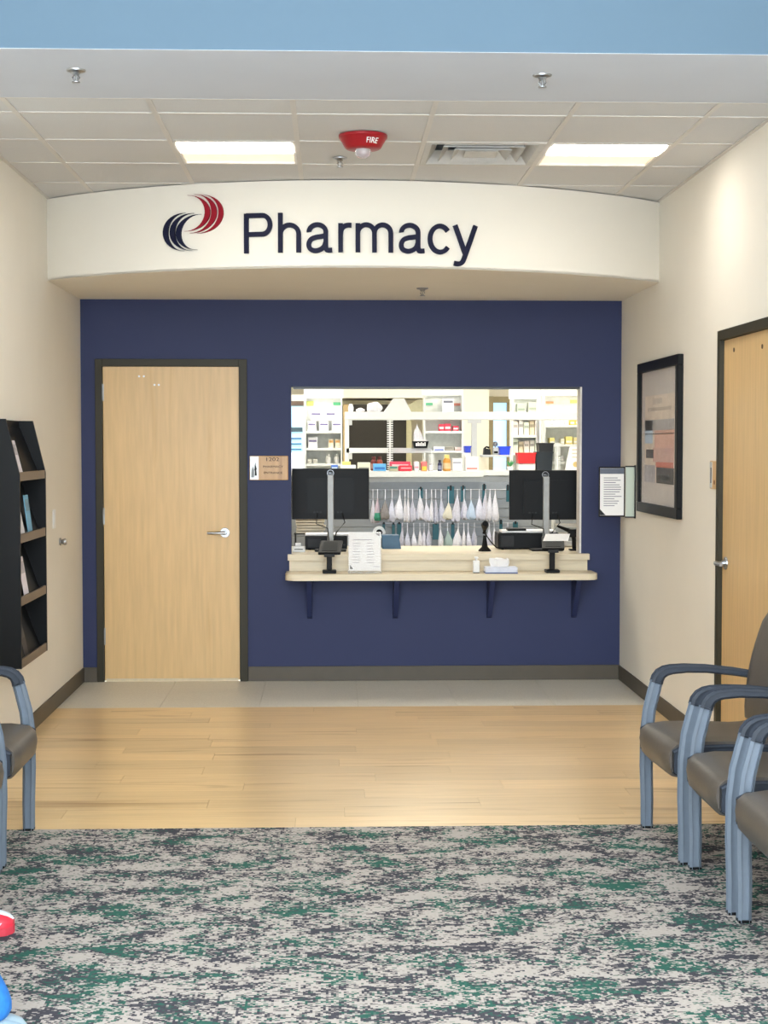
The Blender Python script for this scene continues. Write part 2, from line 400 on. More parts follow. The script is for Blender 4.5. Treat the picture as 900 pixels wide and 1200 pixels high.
# right door, in the side wall
d2 = struct('door_2', bx(XR+.012, XR+.056, DR0, DR1, .008, DRH, bev=.0015), M_DOOR, label='closed maple door in the right wall behind the chairs')
f = nb()
box(f, XR-.012, XR+.12, DR1+.002, DR1+.05, 0, DRH+.05, bev=.002); box(f, XR-.012, XR+.12, DR0-.05, DR0-.002, 0, DRH+.05, bev=.002); box(f, XR-.012, XR+.12, DR0-.002, DR1+.002, DRH+.002, DRH+.05, bev=.002)
part('door_frame', f, M_OLIVE, d2, label='olive steel door frame')
lever_handle(d2, (XR+.012, DR1-.075, 1.012), (0, -1, 0), (0, 0, 1), (-1, 0, 0), ln=.11)
for z in (1.9, 1.065, .3):
    b = nb(); box(b, XR+.008, XR+.013, DR0-.004, DR0+.03, z-.057, z+.057); cyl(b, (XR+.004, DR0, z-.057), (XR+.004, DR0, z+.057), .008, n=10); part('hinge', b, M_STEEL, d2, True, label='steel butt hinge')
for y, z in ((7.56, 2.075), (7.06, 2.06)):
    b = nb(); cyl(b, (XR+.0121, y, z), (XR+.009, y, z), .011, n=12); part('door_hole', b, mat('hole_brown', (88, 66, 44), .6), d2)  # brown discs stand for holes in the door, their dark given as colour

# ------------------------------------------------------------------ ceiling fixtures
def troffer(i, label):
    x0, x1, y0, y1 = gx[i]+.013, gx[i+1]-.013, gy[2]+.013, gy[3]-.013
    t = thing('ceiling_light', label, 'ceiling light', ((x0+x1)/2, (y0+y1)/2, H), 0, 'recessed ceiling troffers')
    b = nb(); d = .07; e = .012
    box(b, x0, x1, y0, y1, H+d, H+d+.006); box(b, x0, x0+e, y0, y1, H, H+d); box(b, x1-e, x1, y0, y1, H, H+d); box(b, x0+e, x1-e, y0, y0+e, H, H+d); box(b, x0+e, x1-e, y1-e, y1, H, H+d)
    part('housing', b, mat('troffer_white', (236, 232, 226), .45), t)
    ym = y0+(y1-y0)*.5
    la = mat('lamp_lens', (255, 250, 242), .5, emit=TROFFER_A, var=.0); lb = mat('lamp_diffuser', (255, 236, 206), .5, emit=TROFFER_B, var=.0)
    b = nb(); prism(b, [(y0+e, H+.004), (y0+.09, H-.006), (ym-.03, H-.004), (ym, H+.006), (ym, H+.012), (y0+e, H+.012)], 0, x0+e, x1-e)
    part('lamp_lens', b, la, t, label='bright lit lens')
    b = nb(); prism(b, [(ym+.002, H+.008), (y1-e, H+.012), (y1-e, H+.018), (ym+.002, H+.016)], 0, x0+e, x1-e)
    part('diffuser', b, lb, t, label='softer lit rear diffuser')
    part('trim_rib', bx(x0+e, x1-e, ym-.001, ym+.006, H-.002, H+.014), MATS['troffer_white'], t)
cols = sorted(i for i, j in LIGHT_CELLS)
troffer(cols[0], 'lit square recessed ceiling light above the emblem on the left')
troffer(cols[1], 'lit square recessed ceiling light beside the air vent on the right')
# supply air diffuser
x0, x1, y0, y1 = gx[VENT[0]]+.013, gx[VENT[0]+1]-.013, gy[2]+.013, gy[3]-.013
vt = thing('air_vent', 'square louvred ceiling air vent between red strobe and right light', 'air vent', ((x0+x1)/2, (y0+y1)/2, H))
M_VENT = mat('vent_enamel', (188, 186, 182), .45); cxv, cyv = (x0+x1)/2, (y0+y1)/2; hv = (x1-x0)/2
def ringpyr(h0, z0, h1, z1, th=.004):
    b = nb(); 
    c0 = [(-h0, -h0), (h0, -h0), (h0, h0), (-h0, h0)]; c1 = [(-h1, -h1), (h1, -h1), (h1, h1), (-h1, h1)]
    L0 = [b.verts.new((cxv+x, cyv+y, z0)) for x, y in c0]; L1 = [b.verts.new((cxv+x, cyv+y, z1)) for x, y in c1]
    U0 = [b.verts.new((cxv+x, cyv+y, z0+th)) for x, y in c0]; U1 = [b.verts.new((cxv+x, cyv+y, z1+th)) for x, y in c1]
    for k in range(4):
        n = (k+1) % 4
        b.faces.new((L0[k], L0[n], L1[n], L1[k])); b.faces.new((U0[k], U1[k], U1[n], U0[n])); b.faces.new((L0[k], U0[k], U0[n], L0[n])); b.faces.new((L1[k], L1[n], U1[n], U1[k]))
    return b
part('vent_frame', ringpyr(hv, H-.001, hv-.03, H+.001), M_VENT, vt)
part('louvre', ringpyr(hv-.03, H+.0, hv-.075, H+.06), M_VENT, vt); part('louvre', ringpyr(hv-.09, H+.0, hv-.135, H+.05), M_VENT, vt); part('louvre', ringpyr(hv-.15, H-.002, hv-.195, H+.04), M_VENT, vt)
b = nb(); box(b, cxv-(hv-.21), cxv+(hv-.21), cyv-(hv-.21), cyv+(hv-.21), H+.002, H+.006); part('vent_core', b, M_VENT, vt)
part('vent_throat', bx(x0+.01, x1-.01, y0+.01, y1-.01, H+.1, H+.104), mat('vent_dark', (50, 50, 52), .8), vt)
# strobe
st = thing('fire_strobe', 'round red ceiling fire alarm strobe with clear dome', 'fire alarm', (.152, 7.33, H))
b = nb(); lathe(b, [(.115, 0), (.115, -.012), (.108, -.02), (.086, -.058), (.078, -.064), (.03, -.066)], (.152, 7.33, H-.001), 32); part('body', b, M_RED, st, True)
b = nb(); lathe(b, [(.036, -.062), (.038, -.078), (.034, -.094), (.022, -.104), (.004, -.108)], (.152, 7.33, H), 20); part('clear_dome', b, mat('clear_dome', (240, 240, 240), .08, trans=.7, var=0.), st, True)
b = text_bm('FIRE', .034, .002); a0, a1, c0, c1 = text_dims(b)
for v in b.verts:
    p = v.co.copy(); ang = (p.x-a0)/.0985 + .15; zz = -.05+p.y*1.0; rr = .1085-(-.02-zz)*(.022/.038)+.001+p.z
    v.co = Vector((.152+rr*math.sin(ang), 7.33-rr*math.cos(ang), H+zz))
part('lettering', b, M_WHITE, st, label='white FIRE lettering')
# sprinklers
def sprinkler(x, y, z, label, s=1.):
    t = thing('sprinkler_head', label, 'sprinkler', (x, y, z), 0, 'ceiling sprinkler heads')
    b = nb(); lathe(b, [(.038*s, 0), (.036*s, -.006), (.018*s, -.011), (.012*s, -.02)], (x, y, z), 24); part('escutcheon', b, M_CHROME, t, True)
    b = nb(); tube(b, [(x-.006*s, y, z-.018*s), (x-.014*s, y, z-.03*s), (x-.004*s, y, z-.044*s)], .003*s, 6); tube(b, [(x+.006*s, y, z-.018*s), (x+.014*s, y, z-.03*s), (x+.004*s, y, z-.044*s)], .003*s, 6); cyl(b, (x, y, z-.018*s), (x, y, z-.044*s), .003*s, n=8)
    part('frame_arms', b, M_STEEL, t, True)
    b = nb(); lathe(b, [(.005*s, -.044*s), (.017*s, -.046*s), (.016*s, -.049*s), (.004*s, -.05*s)], (x, y, z), 16); part('deflector', b, M_CHROME, t, True)
sprinkler(-.99, 6.10, H, 'sprinkler head on the drywall strip, leftmost of all'); sprinkler(.834, 6.12, H, 'sprinkler head on the drywall strip above the air vent')
sprinkler(.046, 7.9, H-.0005, 'sprinkler head on the ceiling tiles below the red strobe'); sprinkler(.57, 9.643, SOFF, 'sprinkler head under the soffit in front of the navy wall')

# ------------------------------------------------------------------ sign on the fascia
def on_fascia(u, v):
    d = ray(u, v); o = Vector((0, 0, EYE))
    A = d.x**2+d.y**2; B = 2*(-CX*d.x-CY*d.y); C = CX**2+CY**2-R0**2
    t = (-B-math.sqrt(B*B-4*A*C))/(2*A); p = o+d*t
    return math.asin((p.x-CX)/R0), p.z
aL, zc = on_fascia(286.5, 250.5); aR, _ = on_fascia(559, 262); _, zb = on_fascia(420, 296.0); _, ztop = on_fascia(300, 250.5); _, zb0 = on_fascia(290, 297.2)
sg = thing('wall_sign', 'navy Pharmacy lettering mounted on the curved cream bulkhead', 'sign', (CX, YA-.02, zb0))
def ell(cx, cy, rx, ry, a0, a1, n=20): return [(cx+rx*math.cos(math.radians(a0+(a1-a0)*k/n)), cy+ry*math.sin(math.radians(a0+(a1-a0)*k/n))) for k in range(n+1)]
def spline(pts, n=8):
    out = []; q = [pts[0]]+list(pts)+[pts[-1]]
    for i in range(1, len(q)-2):
        for k in range(n):
            t = k/n; p0, p1, p2, p3 = q[i-1], q[i], q[i+1], q[i+2]
            out.append(tuple(.5*(2*p1[d]+(p2[d]-p0[d])*t+(2*p0[d]-5*p1[d]+4*p2[d]-p3[d])*t*t+(3*p1[d]-p0[d]-3*p2[d]+p3[d])*t**3) for d in (0, 1)))
    return out+[pts[-1]]
G_A = [[(90, 368)]+ell(243, 366, 157, 132, 172, 0)+[(400, 300), (400, 110)]+spline([(400, 105), (412, 52), (450, 36), (520, 40)]), spline([(400, 318), (372, 296), (300, 282), (215, 270), (125, 232), (84, 150), (108, 66), (196, 28), (290, 46), (366, 104), (400, 190)])]
GLYPHS = [(0, [[(123, 0), (123, 718)], [(123, 680), (430, 680)]+ell(430, 510, 148, 170, 90, -90)+[(430, 340), (123, 340)]]),
          (667, [[(106, 0), (106, 718)], ell(278, 335, 172, 162, 178, 0)+[(450, 335), (450, 0)]]), (1223, G_A),
          (1779, [[(119, 0), (119, 523)], spline([(119, 300), (134, 400), (180, 462), (245, 486), (322, 486)])]),
          (2112, [[(107, 0), (107, 523)], ell(262, 345, 153, 152, 178, 0)+[(415, 345), (415, 0)], ell(568, 345, 153, 152, 178, 0)+[(721, 345), (721, 0)]]),
          (2945, G_A), (3501, [ell(262, 261, 190, 236, 38, 322, 30)]), (4001, [[(53, 523), (252, 15)], [(457, 523), (236, -70)]+spline([(236, -70), (205, -135), (160, -172), (100, -178), (36, -168)])])]
def stroke_bm(b, pts, th, mapf):
    n = len(pts); L_, R_ = [], []
    for i, p in enumerate(pts):
        a_, c_ = pts[max(i-1, 0)], pts[min(i+1, n-1)]; dx, dy = c_[0]-a_[0], c_[1]-a_[1]; q = math.hypot(dx, dy) or 1
        L_.append((p[0]-dy/q*th/2, p[1]+dx/q*th/2)); R_.append((p[0]+dy/q*th/2, p[1]-dx/q*th/2))
    V = [[b.verts.new(mapf(*p, d)) for p in side] for side in (L_, R_) for d in (0, 1)]
    l0, l1, r0, r1 = V
    for i in range(n-1):
        b.faces.new((l1[i], r1[i], r1[i+1], l1[i+1])); b.faces.new((l0[i], l0[i+1], r0[i+1], r0[i])); b.faces.new((l0[i], l1[i], l1[i+1], l0[i+1])); b.faces.new((r0[i], r0[i+1], r1[i+1], r1[i]))
    b.faces.new((l0[0], r0[0], r1[0], l1[0])); b.faces.new((l0[-1], l1[-1], r1[-1], r0[-1]))
for off, strokes in GLYPHS:
    lb = nb()
    def mf(x, y, d):
        ang = aL+(off+x-77)/(4499-77)*(aR-aL); X_, Y_ = cylpt(ang, R0+.001+.016*d); return (X_, Y_, zb0+y/718*(ztop-zb0))
    for stp in strokes:
        dense = []
        for p, q in zip(stp, stp[1:]):
            k_ = max(1, int(math.hypot(q[0]-p[0], q[1]-p[1])/120)); dense += [(p[0]+(q[0]-p[0])*j/k_, p[1]+(q[1]-p[1])*j/k_) for j in range(k_)]
        stroke_bm(lb, dense+[stp[-1]], 86, mf)
    part('letter', lb, M_SIGNNAVY, sg)
lg = thing('wall_emblem', 'navy and crimson emblem of interlocking crescents beside Pharmacy lettering', 'emblem', (CX-.9, YA+.2, zb0))
def crescent(tipA, tipB, xo, xi, m):
    n = 18
    def arc(bulge):
        out = []
        for k in range(n+1):
            th = PI*k/n; t = (1-math.cos(th))/2
            cx0 = tipA[0]+(tipB[0]-tipA[0])*t; midx = (tipA[0]+tipB[0])/2
            out.append((cx0+(bulge-midx)*math.sin(th)**.92, tipA[1]+(tipB[1]-tipA[1])*t))
        return out
    o, i = arc(xo), arc(xi); b = nb(); rows_ = []
    for p, q in zip(o, i):
        row = []
        for (zx, zy) in (p, q):
            ang, z = on_fascia(180+zx/8.1818, 220+zy/8.1818)
            for r in (R0+.001, R0+.014):
                x, y = cylpt(ang, r); row.append(b.verts.new((x, y, z)))
        rows_.append(row)
    for A, B in zip(rows_, rows_[1:]):
        b.faces.new((A[1], A[3], B[3], B[1])); b.faces.new((A[0], B[0], B[2], A[2])); b.faces.new((A[0], A[1], B[1], B[0])); b.faces.new((A[2], B[2], B[3], A[3]))
    bmesh.ops.remove_doubles(b, verts=b.verts, dist=1e-6)
    part('crescent_stripe', b, m, lg, True)
for tA, tB, xo, xi in (((330, 75), (300, 420), 548, 498), ((392, 66), (352, 437), 612, 560), ((455, 68), (420, 440), 674, 628)): crescent(tA, tB, xo, xi, M_SIGNRED)
for tA, tB, xo, xi in (((315, 245), (300, 608), 98, 146), ((395, 247), (380, 606), 163, 210), ((465, 256), (428, 598), 222, 270)): crescent(tA, tB, xo, xi, M_SIGNNAVY)

# ------------------------------------------------------------------ wall plates
npl = thing('room_sign', 'wood-look room sign reading 1202 between door and service window', 'sign', (-.422, YB, 1.366))
x0, x1, z0, z1 = -.553, -.291, 1.368, 1.533
part('plate', bx(x0, x1, YB-.012, YB, z0, z1, bev=.004), wood_mat('sign_oak', (192, 148, 92), (150, 104, 56), 2, .35, fine=40, streak=.55), npl)
part('silver_panel', bx(x0+.004, x0+.062, YB-.0135, YB-.0115, z0+.004, z1-.004), mat('sign_silver', (196, 198, 196), .4, .4), npl, label='silver end panel')
b = nb(); prism(b, [(x0+.036, z0+.03), (x0+.05, z0+.032), (x0+.046, z0+.07), (x0+.05, z0+.075), (x0+.043, z0+.1), (x0+.042, z0+.122), (x0+.036, z0+.1), (x0+.034, z0+.07), (x0+.037, z0+.065)], 1, YB-.0145, YB-.0134); part('tree_mark', b, M_BLACK, npl)
b = nb(); prism(b, [(x0+.012, z0+.02), (x0+.032, z0+.02), (x0+.033, z0+.07), (x0+.024, z0+.095), (x0+.014, z0+.07)], 1, YB-.0142, YB-.0134); part('tree_mark', b, mat('soft_grey', (140, 146, 150), .6), npl)
part('lettering', text_fit('1202', -.438, -.352, 1.497, 1.522, YB-.012), M_BLACK, npl)
part('lettering', text_fit('PHARMACY', -.46, -.325, 1.453, 1.467, YB-.012), M_BLACK, npl); part('lettering', text_fit('ENTRANCE', -.455, -.33, 1.411, 1.425, YB-.012), M_BLACK, npl)
pr = thing('room_sign', 'small wood-look room sign on the right wall beside the door', 'sign', (XR, 7.87, 1.38))
part('plate', bx(XR-.01, XR, 7.80, 7.94, 1.38, 1.525, bev=.003), wood_mat('sign_oak_side', (205, 165, 112), (170, 124, 76), 2, .35, fine=40), pr)
part('silver_panel', bx(XR-.0115, XR-.0095, 7.89, 7.936, 1.386, 1.519), MATS['sign_silver'], pr); part('dark_mark', bx(XR-.0125, XR-.0114, 7.9, 7.915, 1.41, 1.49), M_DARK, pr)
b = nb(); cyl(b, (XR-.0096, 7.84, 1.415), (XR-.0115, 7.84, 1.415), .012, n=14); part('round_mark', b, mat('sign_brown', (140, 90, 45), .5), pr)
kb = thing('wall_bumper', 'small chrome knob bumper on the left wall before the navy wall', 'wall bumper', (XL, 9.6, .98))
b = nb(); cyl(b, (XL, 9.6, 1.007), (XL+.008, 9.6, 1.007), .024, n=20); part('flange', b, M_STEEL, kb, True)
b = nb(); cyl(b, (XL+.008, 9.6, 1.007), (XL+.03, 9.6, 1.007), .012, .02, 16); cyl(b, (XL+.03, 9.6, 1.007), (XL+.042, 9.6, 1.007), .022, .018, 16); part('knob', b, M_CHROME, kb, True)
sw = thing('switch_plate', 'white switch plate on the left wall above the chrome knob', 'switch', (XL, 9.4, 1.1))
part('plate', bx(XL, XL+.005, 9.36, 9.44, 1.10, 1.215, bev=.002), M_WHITE, sw); part('rocker', bx(XL+.005, XL+.008, 9.382, 9.418, 1.125, 1.19, bev=.001), M_WHITE, sw)

# framed picture on right wall
pc = thing('framed_picture', 'large black framed picture under glass on the right wall', 'picture', (XR, 9.17, 1.187))
y0, y1, z0, z1 = 8.60, 9.745, 1.187, 2.117; fw_, fd = .06, .034
b = nb()
for (a, bb, c, d) in ((y0, y1, z0, z0+fw_), (y0, y1, z1-fw_, z1), (y0, y0+fw_, z0+fw_, z1-fw_), (y1-fw_, y1, z0+fw_, z1-fw_)): box(b, XR-fd, XR, a, bb, c, d, bev=.003)
part('frame', b, M_BLACKG, pc)
part('mat_board', bx(XR-.012, XR-.006, y0+fw_, y1-fw_, z0+fw_, z1-fw_), mat('mat_grey', (196, 188, 182), .8), pc)
ay0, ay1, az0, az1 = y0+.16, y1-.16, z0+.19, z1-.21
pp = part('print', bx(XR-.0135, XR-.012, ay0, ay1, az0, az1), mat('picture_cream', (214, 198, 182), .7, var=.1, scale=9), pc)
def pblk(f0, f1, g0, g1, rgb, nm):   # flat tone of the picture area; f from far to near, g from bottom to top
    L_ = ay1-ay0; hh = az1-az0
    part('picture_block', bx(XR-.0142, XR-.0134, ay1-f1*L_, ay1-f0*L_, az0+g0*hh, az0+g1*hh), mat(nm, rgb, .7, var=.12, scale=14), pp)
pblk(0, 1, .6, .72, (170, 166, 166), 'pr_a'); pblk(.0, .28, .45, .72, (176, 196, 216), 'pr_b'); pblk(.35, 1, .4, .6, (214, 168, 150), 'pr_c'); pblk(.3, 1, .24, .4, (200, 160, 148), 'pr_d')
pblk(.05, .32, .28, .38, (50, 44, 48), 'pr_e'); pblk(.4, .98, .18, .24, (186, 92, 70), 'pr_f'); pblk(.42, 1, 0, .18, (40, 38, 42), 'pr_g'); pblk(.0, .38, .0, .2, (168, 162, 166), 'pr_h'); pblk(.55, .85, .03, .1, (96, 98, 104), 'pr_i')
pblk(.1, .9, .82, .86, (186, 170, 156), 'pr_j'); pblk(.3, .6, .9, .96, (196, 182, 170), 'pr_k'); pblk(0, 1, .555, .565, (110, 104, 104), 'pr_l')
gm = mat('picture_glass', (255, 255, 255), .05, var=0., alpha=.06)
part('glass', bx(XR-.02, XR-.018, y0+fw_-.005, y1-fw_+.005, z0+fw_-.005, z1-fw_+.005), gm, pc)
# swing frame notice
sf = thing('swing_notice_frame', 'black framed notice sheet standing out from the right wall beside the picture', 'notice', (XR, 9.95, 1.13))
xa, xb, yy = at(702, 575, 9.93)[0], at(732, 575, 9.95)[0], 9.94; z0, z1 = 1.14, 1.465
b = nb(); t_ = .009
for (p, q, c, d) in ((xa, xb, z0, z0+t_), (xa, xb, z1-t_, z1), (xa, xa+t_*.8, z0+t_, z1-t_), (xb-t_*.8, xb, z0+t_, z1-t_)): box(b, p, q, yy-.006, yy+.006, c, d, bev=.001)
part('panel_frame', b, M_BLACK, sf)
sh = part('notice_sheet', bx(xa+.007, xb-.007, yy-.002, yy+.002, z0+.009, z1-.009), M_PAPER, sf)
part('header_band', bx(xa+.008, xb-.008, yy-.003, yy-.002, z1-.046, z1-.011), mat('slate_print', (98, 104, 118), .7), sh)
b = nb(); prism(b, [(xa+.008, z0+.011), (xa+.045, z0+.011), (xa+.008, z0+.05)], 1, yy-.003, yy-.002); part('corner_mark', b, M_DARK, sh)
b = nb()
for k in range(13): box(b, xa+.032, xb-.02-rnd.uniform(0, .05), yy-.0027, yy-.002, z0+.07+k*.015, z0+.075+k*.015)
part('print_lines', b, M_INK, sh, kind='stuff')
b = nb(); box(b, xb+.002, XR, 9.93, 9.945, z0-.006, z0+.002); box(b, xb+.002, XR, 9.93, 9.945, z1-.002, z1+.006); box(b, XR-.008, XR, 9.925, 9.95, z0-.01, z1+.01); part('wall_bracket', b, M_DARK, sf)
part('clear_spine', bx(xb+.004, XR-.008, 9.936, 9.940, z0+.002, z1-.002), mat('green_acrylic', (196, 206, 192), .2, var=.01), sf)

# ------------------------------------------------------------------ brochure rack on left wall
RF, RT = XL+.15, XL+.085
Y0r, Y1r, Z0r, ZM, Z1r = 7.64, 8.34, .498, 1.46, 1.735
rk = thing('brochure_rack', 'black wall-mounted brochure rack with four pockets on the left wall', 'brochure rack', (XL, (Y0r+Y1r)/2, Z0r))
prof = [(XL+.001, Z0r), (RF, Z0r), (RF, ZM), (RT, Z1r), (XL+.001, Z1r)]
for y in (Y0r, Y1r-.014):
    b = nb(); prism(b, prof, 1, y, y+.014); part('side_panel', b, M_BLACKG, rk)
part('back_panel', bx(XL+.001, XL+.012, Y0r+.014, Y1r-.014, Z0r, Z1r), M_BLACKG, rk)
M_LIP = mat('rack_lip', (108, 94, 82), .4, var=.05)
pock = [(.52, .305), (.83, .31), (1.142, .31), (1.45, .28)]
for k, (z, hh) in enumerate(pock):
    part('shelf', bx(XL+.012, RF-.004, Y0r+.014, Y1r-.014, z-.022, z-.012), M_BLACKG, rk)
    part('pocket_lip', bx(RF-.012, RF-.002, Y0r+.014, Y1r-.014, z-.022, z+.022), M_LIP, rk, label='taupe pocket lip')
    b = nb(); prism(b, [(XL+.012, z+hh-.03), (XL+.016, z+hh-.03), (RF-.03, z-.012), (RF-.036, z-.012)], 1, Y0r+.014, Y1r-.014); part('sloped_divider', b, M_BLACKG, rk)
def brochure(k, y0, wd_, hh, rgb, label, nm, lean=.5, xoff=0.):
    z = pock[k][0]-.011; xb_ = RF-.024-xoff; dx = hh*.28*lean
    b = nb(); prism(b, [(xb_, z), (xb_+.004, z), (xb_+.004-dx, z+hh), (xb_-dx, z+hh)], 1, y0, y0+wd_)
    o = thing('brochure', label, 'brochure', (xb_, y0+wd_/2, z), 0, 'brochures in the wall rack'); part('leaflet', b, mat(nm, rgb, .5, var=.04), o)
    dd = xb_+.0045; b = nb(); q = hh*.62
    prism(b, [(dd-dx*.62, z+q), (dd-dx*.62+.0008, z+q), (dd-dx*.9+.0008, z+hh*.9), (dd-dx*.9, z+hh*.9)], 1, y0+wd_*.1, y0+wd_*.9); part('cover_print', b, mat(nm+'_print', tuple(int(c*.6+40) for c in rgb), .5, var=.2, scale=25), o)
brochure(3, 7.75, .11, .19, (214, 208, 214), 'white leaflet in the top pocket of the black rack', 'leaf_white', .9)
brochure(2, 8.02, .11, .215, (112, 168, 196), 'light blue leaflet in the second pocket of the black rack', 'leaf_blue', .45, .01)
brochure(2, 7.78, .11, .20, (206, 204, 208), 'white leaflet left of the blue one in the rack', 'leaf_white2', .7)
brochure(1, 7.86, .11, .215, (224, 214, 220), 'white leaflet in the third pocket of the black rack', 'leaf_pink', .6)
brochure(0, 7.9, .1, .17, (52, 46, 46), 'dark leaflet in the lowest pocket of the black rack', 'leaf_dark', .8, .01)

# ------------------------------------------------------------------ waiting chairs
def make_chair(label):
    t = thing('waiting_chair', label, 'chair', (0, 0, 0), 0, 'waiting room chairs')
    W = .31
    for s in (-1, 1):
        x = s*(W-.026)
        b = nb(); ribbon(b, [(x, -.300, 0), (x, -.300, .12), (x, -.304, .26), (x, -.303, .40), (x, -.292, .50), (x, -.272, .58), (x, -.262, .617)], [.046, .048, .05, .05, .05, .05, .05], [.046, .048, .05, .05, .05, .048, .047], 0)
        lg_ = part('front_leg', b, M_FRAME, t, True, local=True)
        part('foot_cap', bx(x-.021, x+.021, -.322, -.279, 0, .008), M_BLACK, lg_, local=True)
        b = nb(); ribbon(b, [(x, .250, 0), (x, .222, .2), (x, .19, .40), (x, .195, .55), (x, .205, .64)], .044, [.044, .046, .048, .046, .042], 0)
        part('rear_leg', b, M_FRAME, t, True, local=True)
        b = nb(); ribbon(b, [(x, -.264, .611), (x, -.258, .632), (x, -.246, .649), (x, -.226, .661), (x, -.20, .667), (x, -.14, .671), (x, -.05, .668), (x, .07, .654), (x, .2, .632)], [.054, .056, .058, .059, .06, .06, .058, .056, .05], [.05, .048, .044, .040, .037, .034, .032, .032, .03], 0)
        part('armrest', b, M_ARM, t, True, local=True, label='dark slate armrest')
        b = nb(); ribbon(b, [(s*(W-.066), -.338, .385), (s*(W-.066), -.30, .385), (s*(W-.066), -.12, .40), (s*(W-.066), .06, .41), (s*(W-.066), .19, .43)], .032, [.09, .125, .10, .07, .06], 0)
        part('side_rail', b, M_ARM, t, True, local=True, label='dark slate side rail')
    # cushion: waterfall front, bottom sloping back
    n = 9; b = nb(); rings = []; hw = W-.083
    prof = [(-.28, .305), (-.325, .315), (-.352, .345), (-.360, .39), (-.354, .43), (-.328, .455), (-.25, .466), (-.1, .464), (.03, .457), (.12, .46), (.145, .44), (.14, .39), (.05, .375), (-.12, .345)]
    for i in range(n+1):
        f_ = -1+2*i/n; e = 1-.10*max(0, abs(f_)-.75)/.25
        cyy, czz = -.05, .40
        rings.append([b.verts.new((f_*hw, cyy+(y-cyy)*(1-(1-e)*.35), czz+(z-czz)*e)) for y, z in prof])
    for A, B in zip(rings, rings[1:]):
        for k in range(len(prof)): b.faces.new((A[k], A[(k+1) % len(prof)], B[(k+1) % len(prof)], B[k]))
    b.faces.new(rings[0]); b.faces.new(rings[-1][::-1])
    part('seat', b, M_SEAT, t, True, local=True)
    b = nb(); rings = []
    for i in range(11):
        z = .47+.45*i/10; hw2 = .245*(1-.10*(i/10)**3) if i < 10 else .2; y = .125+.085*(i/10)+.02*math.sin(PI*i/10)*-1; th = .035 if 0 < i < 10 else .022
        rings.append([b.verts.new((hw2*math.cos(q)*1.0 if True else 0, y+th*math.sin(q)+.02*(math.cos(q)**2)*-1, z)) for q in [2*PI*k/16 for k in range(16)]])
    for A, B in zip(rings, rings[1:]):
        for k in range(16): b.faces.new((A[k], A[(k+1) % 16], B[(k+1) % 16], B[k]))
    b.faces.new(rings[0][::-1]); b.faces.new(rings[-1])
    part('backrest', b, M_SEAT, t, True, local=True)
    b = nb(); ribbon(b, [(-W+.04, .262, .40), (W-.04, .262, .40)], .04, .03, 2) if False else box(b, -W+.04, W-.04, .172, .2, .385, .425, bev=.005); part('rear_crossbar', b, M_FRAME, t, local=True)
    return t
c0 = make_chair('grey-brown vinyl waiting chair on the right, farthest of its row')
spots = [(1.640, 6.115, -PI/2+.055, None), (1.678, 5.465, -PI/2, 'grey-brown vinyl waiting chair, second in the right row'), (1.69, 4.81, -PI/2, 'grey-brown vinyl waiting chair on the right, nearest to the camera'),
         (-1.565, 6.14, PI/2, 'grey-brown vinyl waiting chair on the left under the brochure rack'), (-1.565, 5.49, PI/2, 'grey-brown vinyl waiting chair second in the left row, mostly out of frame'),
         (-1.56, 4.84, PI/2, 'waiting chair in the left row under the red-shoed person'), (-1.56, 4.12, PI/2, 'waiting chair in the left row under the person in blue trousers')]
for i, (x, y, rz, lb) in enumerate(spots):
    o = c0 if i == 0 else copy_tree(c0)
    o.location = (x, y, 0); o.rotation_euler = (0, 0, rz)
    if lb: o['label'] = lb

# ------------------------------------------------------------------ service counter
cz = .866
sc_ = thing('service_counter', 'two-level pale wood laminate counter in the service window', 'counter', (.72, YB, .42))
b = nb(); prism(b, [(-.295, 10.396), (1.754, 10.396), (1.754, YB), (WX1-.001, YB), (WX1-.001, YB+WT), (2.7, YB+WT), (2.7, 11.28), (-1.1, 11.28), (-1.1, YB+WT), (WX0+.001, YB+WT), (WX0+.001, YB), (-.295, YB)], 2, .826, cz)
part('upper_ledge', b, M_COUNTER, sc_)
part('apron', bx(-.285, 1.744, 10.43, YB, .751, .826), M_COUNTER, sc_)
b = nb(); R_ = .06; pts = [(-.306, YB), (-.306, 10.156+R_)]+[(-.306+R_-R_*math.cos(q), 10.156+R_-R_*math.sin(q)) for q in [PI/2*k/6 for k in range(1, 6)]]+[(-.306+R_, 10.156), (1.775-R_, 10.156)]+[(1.775-R_+R_*math.sin(q), 10.156+R_-R_*math.cos(q)) for q in [PI/2*k/6 for k in range(1, 6)]]+[(1.775, 10.156+R_), (1.775, YB)]
prism(b, pts, 2, .709, .751)
bmesh.ops.bevel(b, geom=[e for e in b.edges if abs(e.verts[0].co.z-e.verts[1].co.z) < 1e-6], offset=.004, segments=1, affect='EDGES')
part('lower_shelf', b, M_COUNTER, sc_)
for X in (-.148, .434, 1.075, 1.655):
    b = nb(); prism(b, [(YB, .709), (YB-.24, .709), (YB-.24, .69), (YB-.03, .44), (YB, .425)], 0, X-.016, X+.016); part('bracket', b, M_NAVY, sc_, label='navy painted shelf bracket')
# inner apron under the staff worktop
part('inner_panel', bx(-1.1, 2.7, YB+WT+.02, YB+WT+.04, 0, .826), M_GREY, sc_)

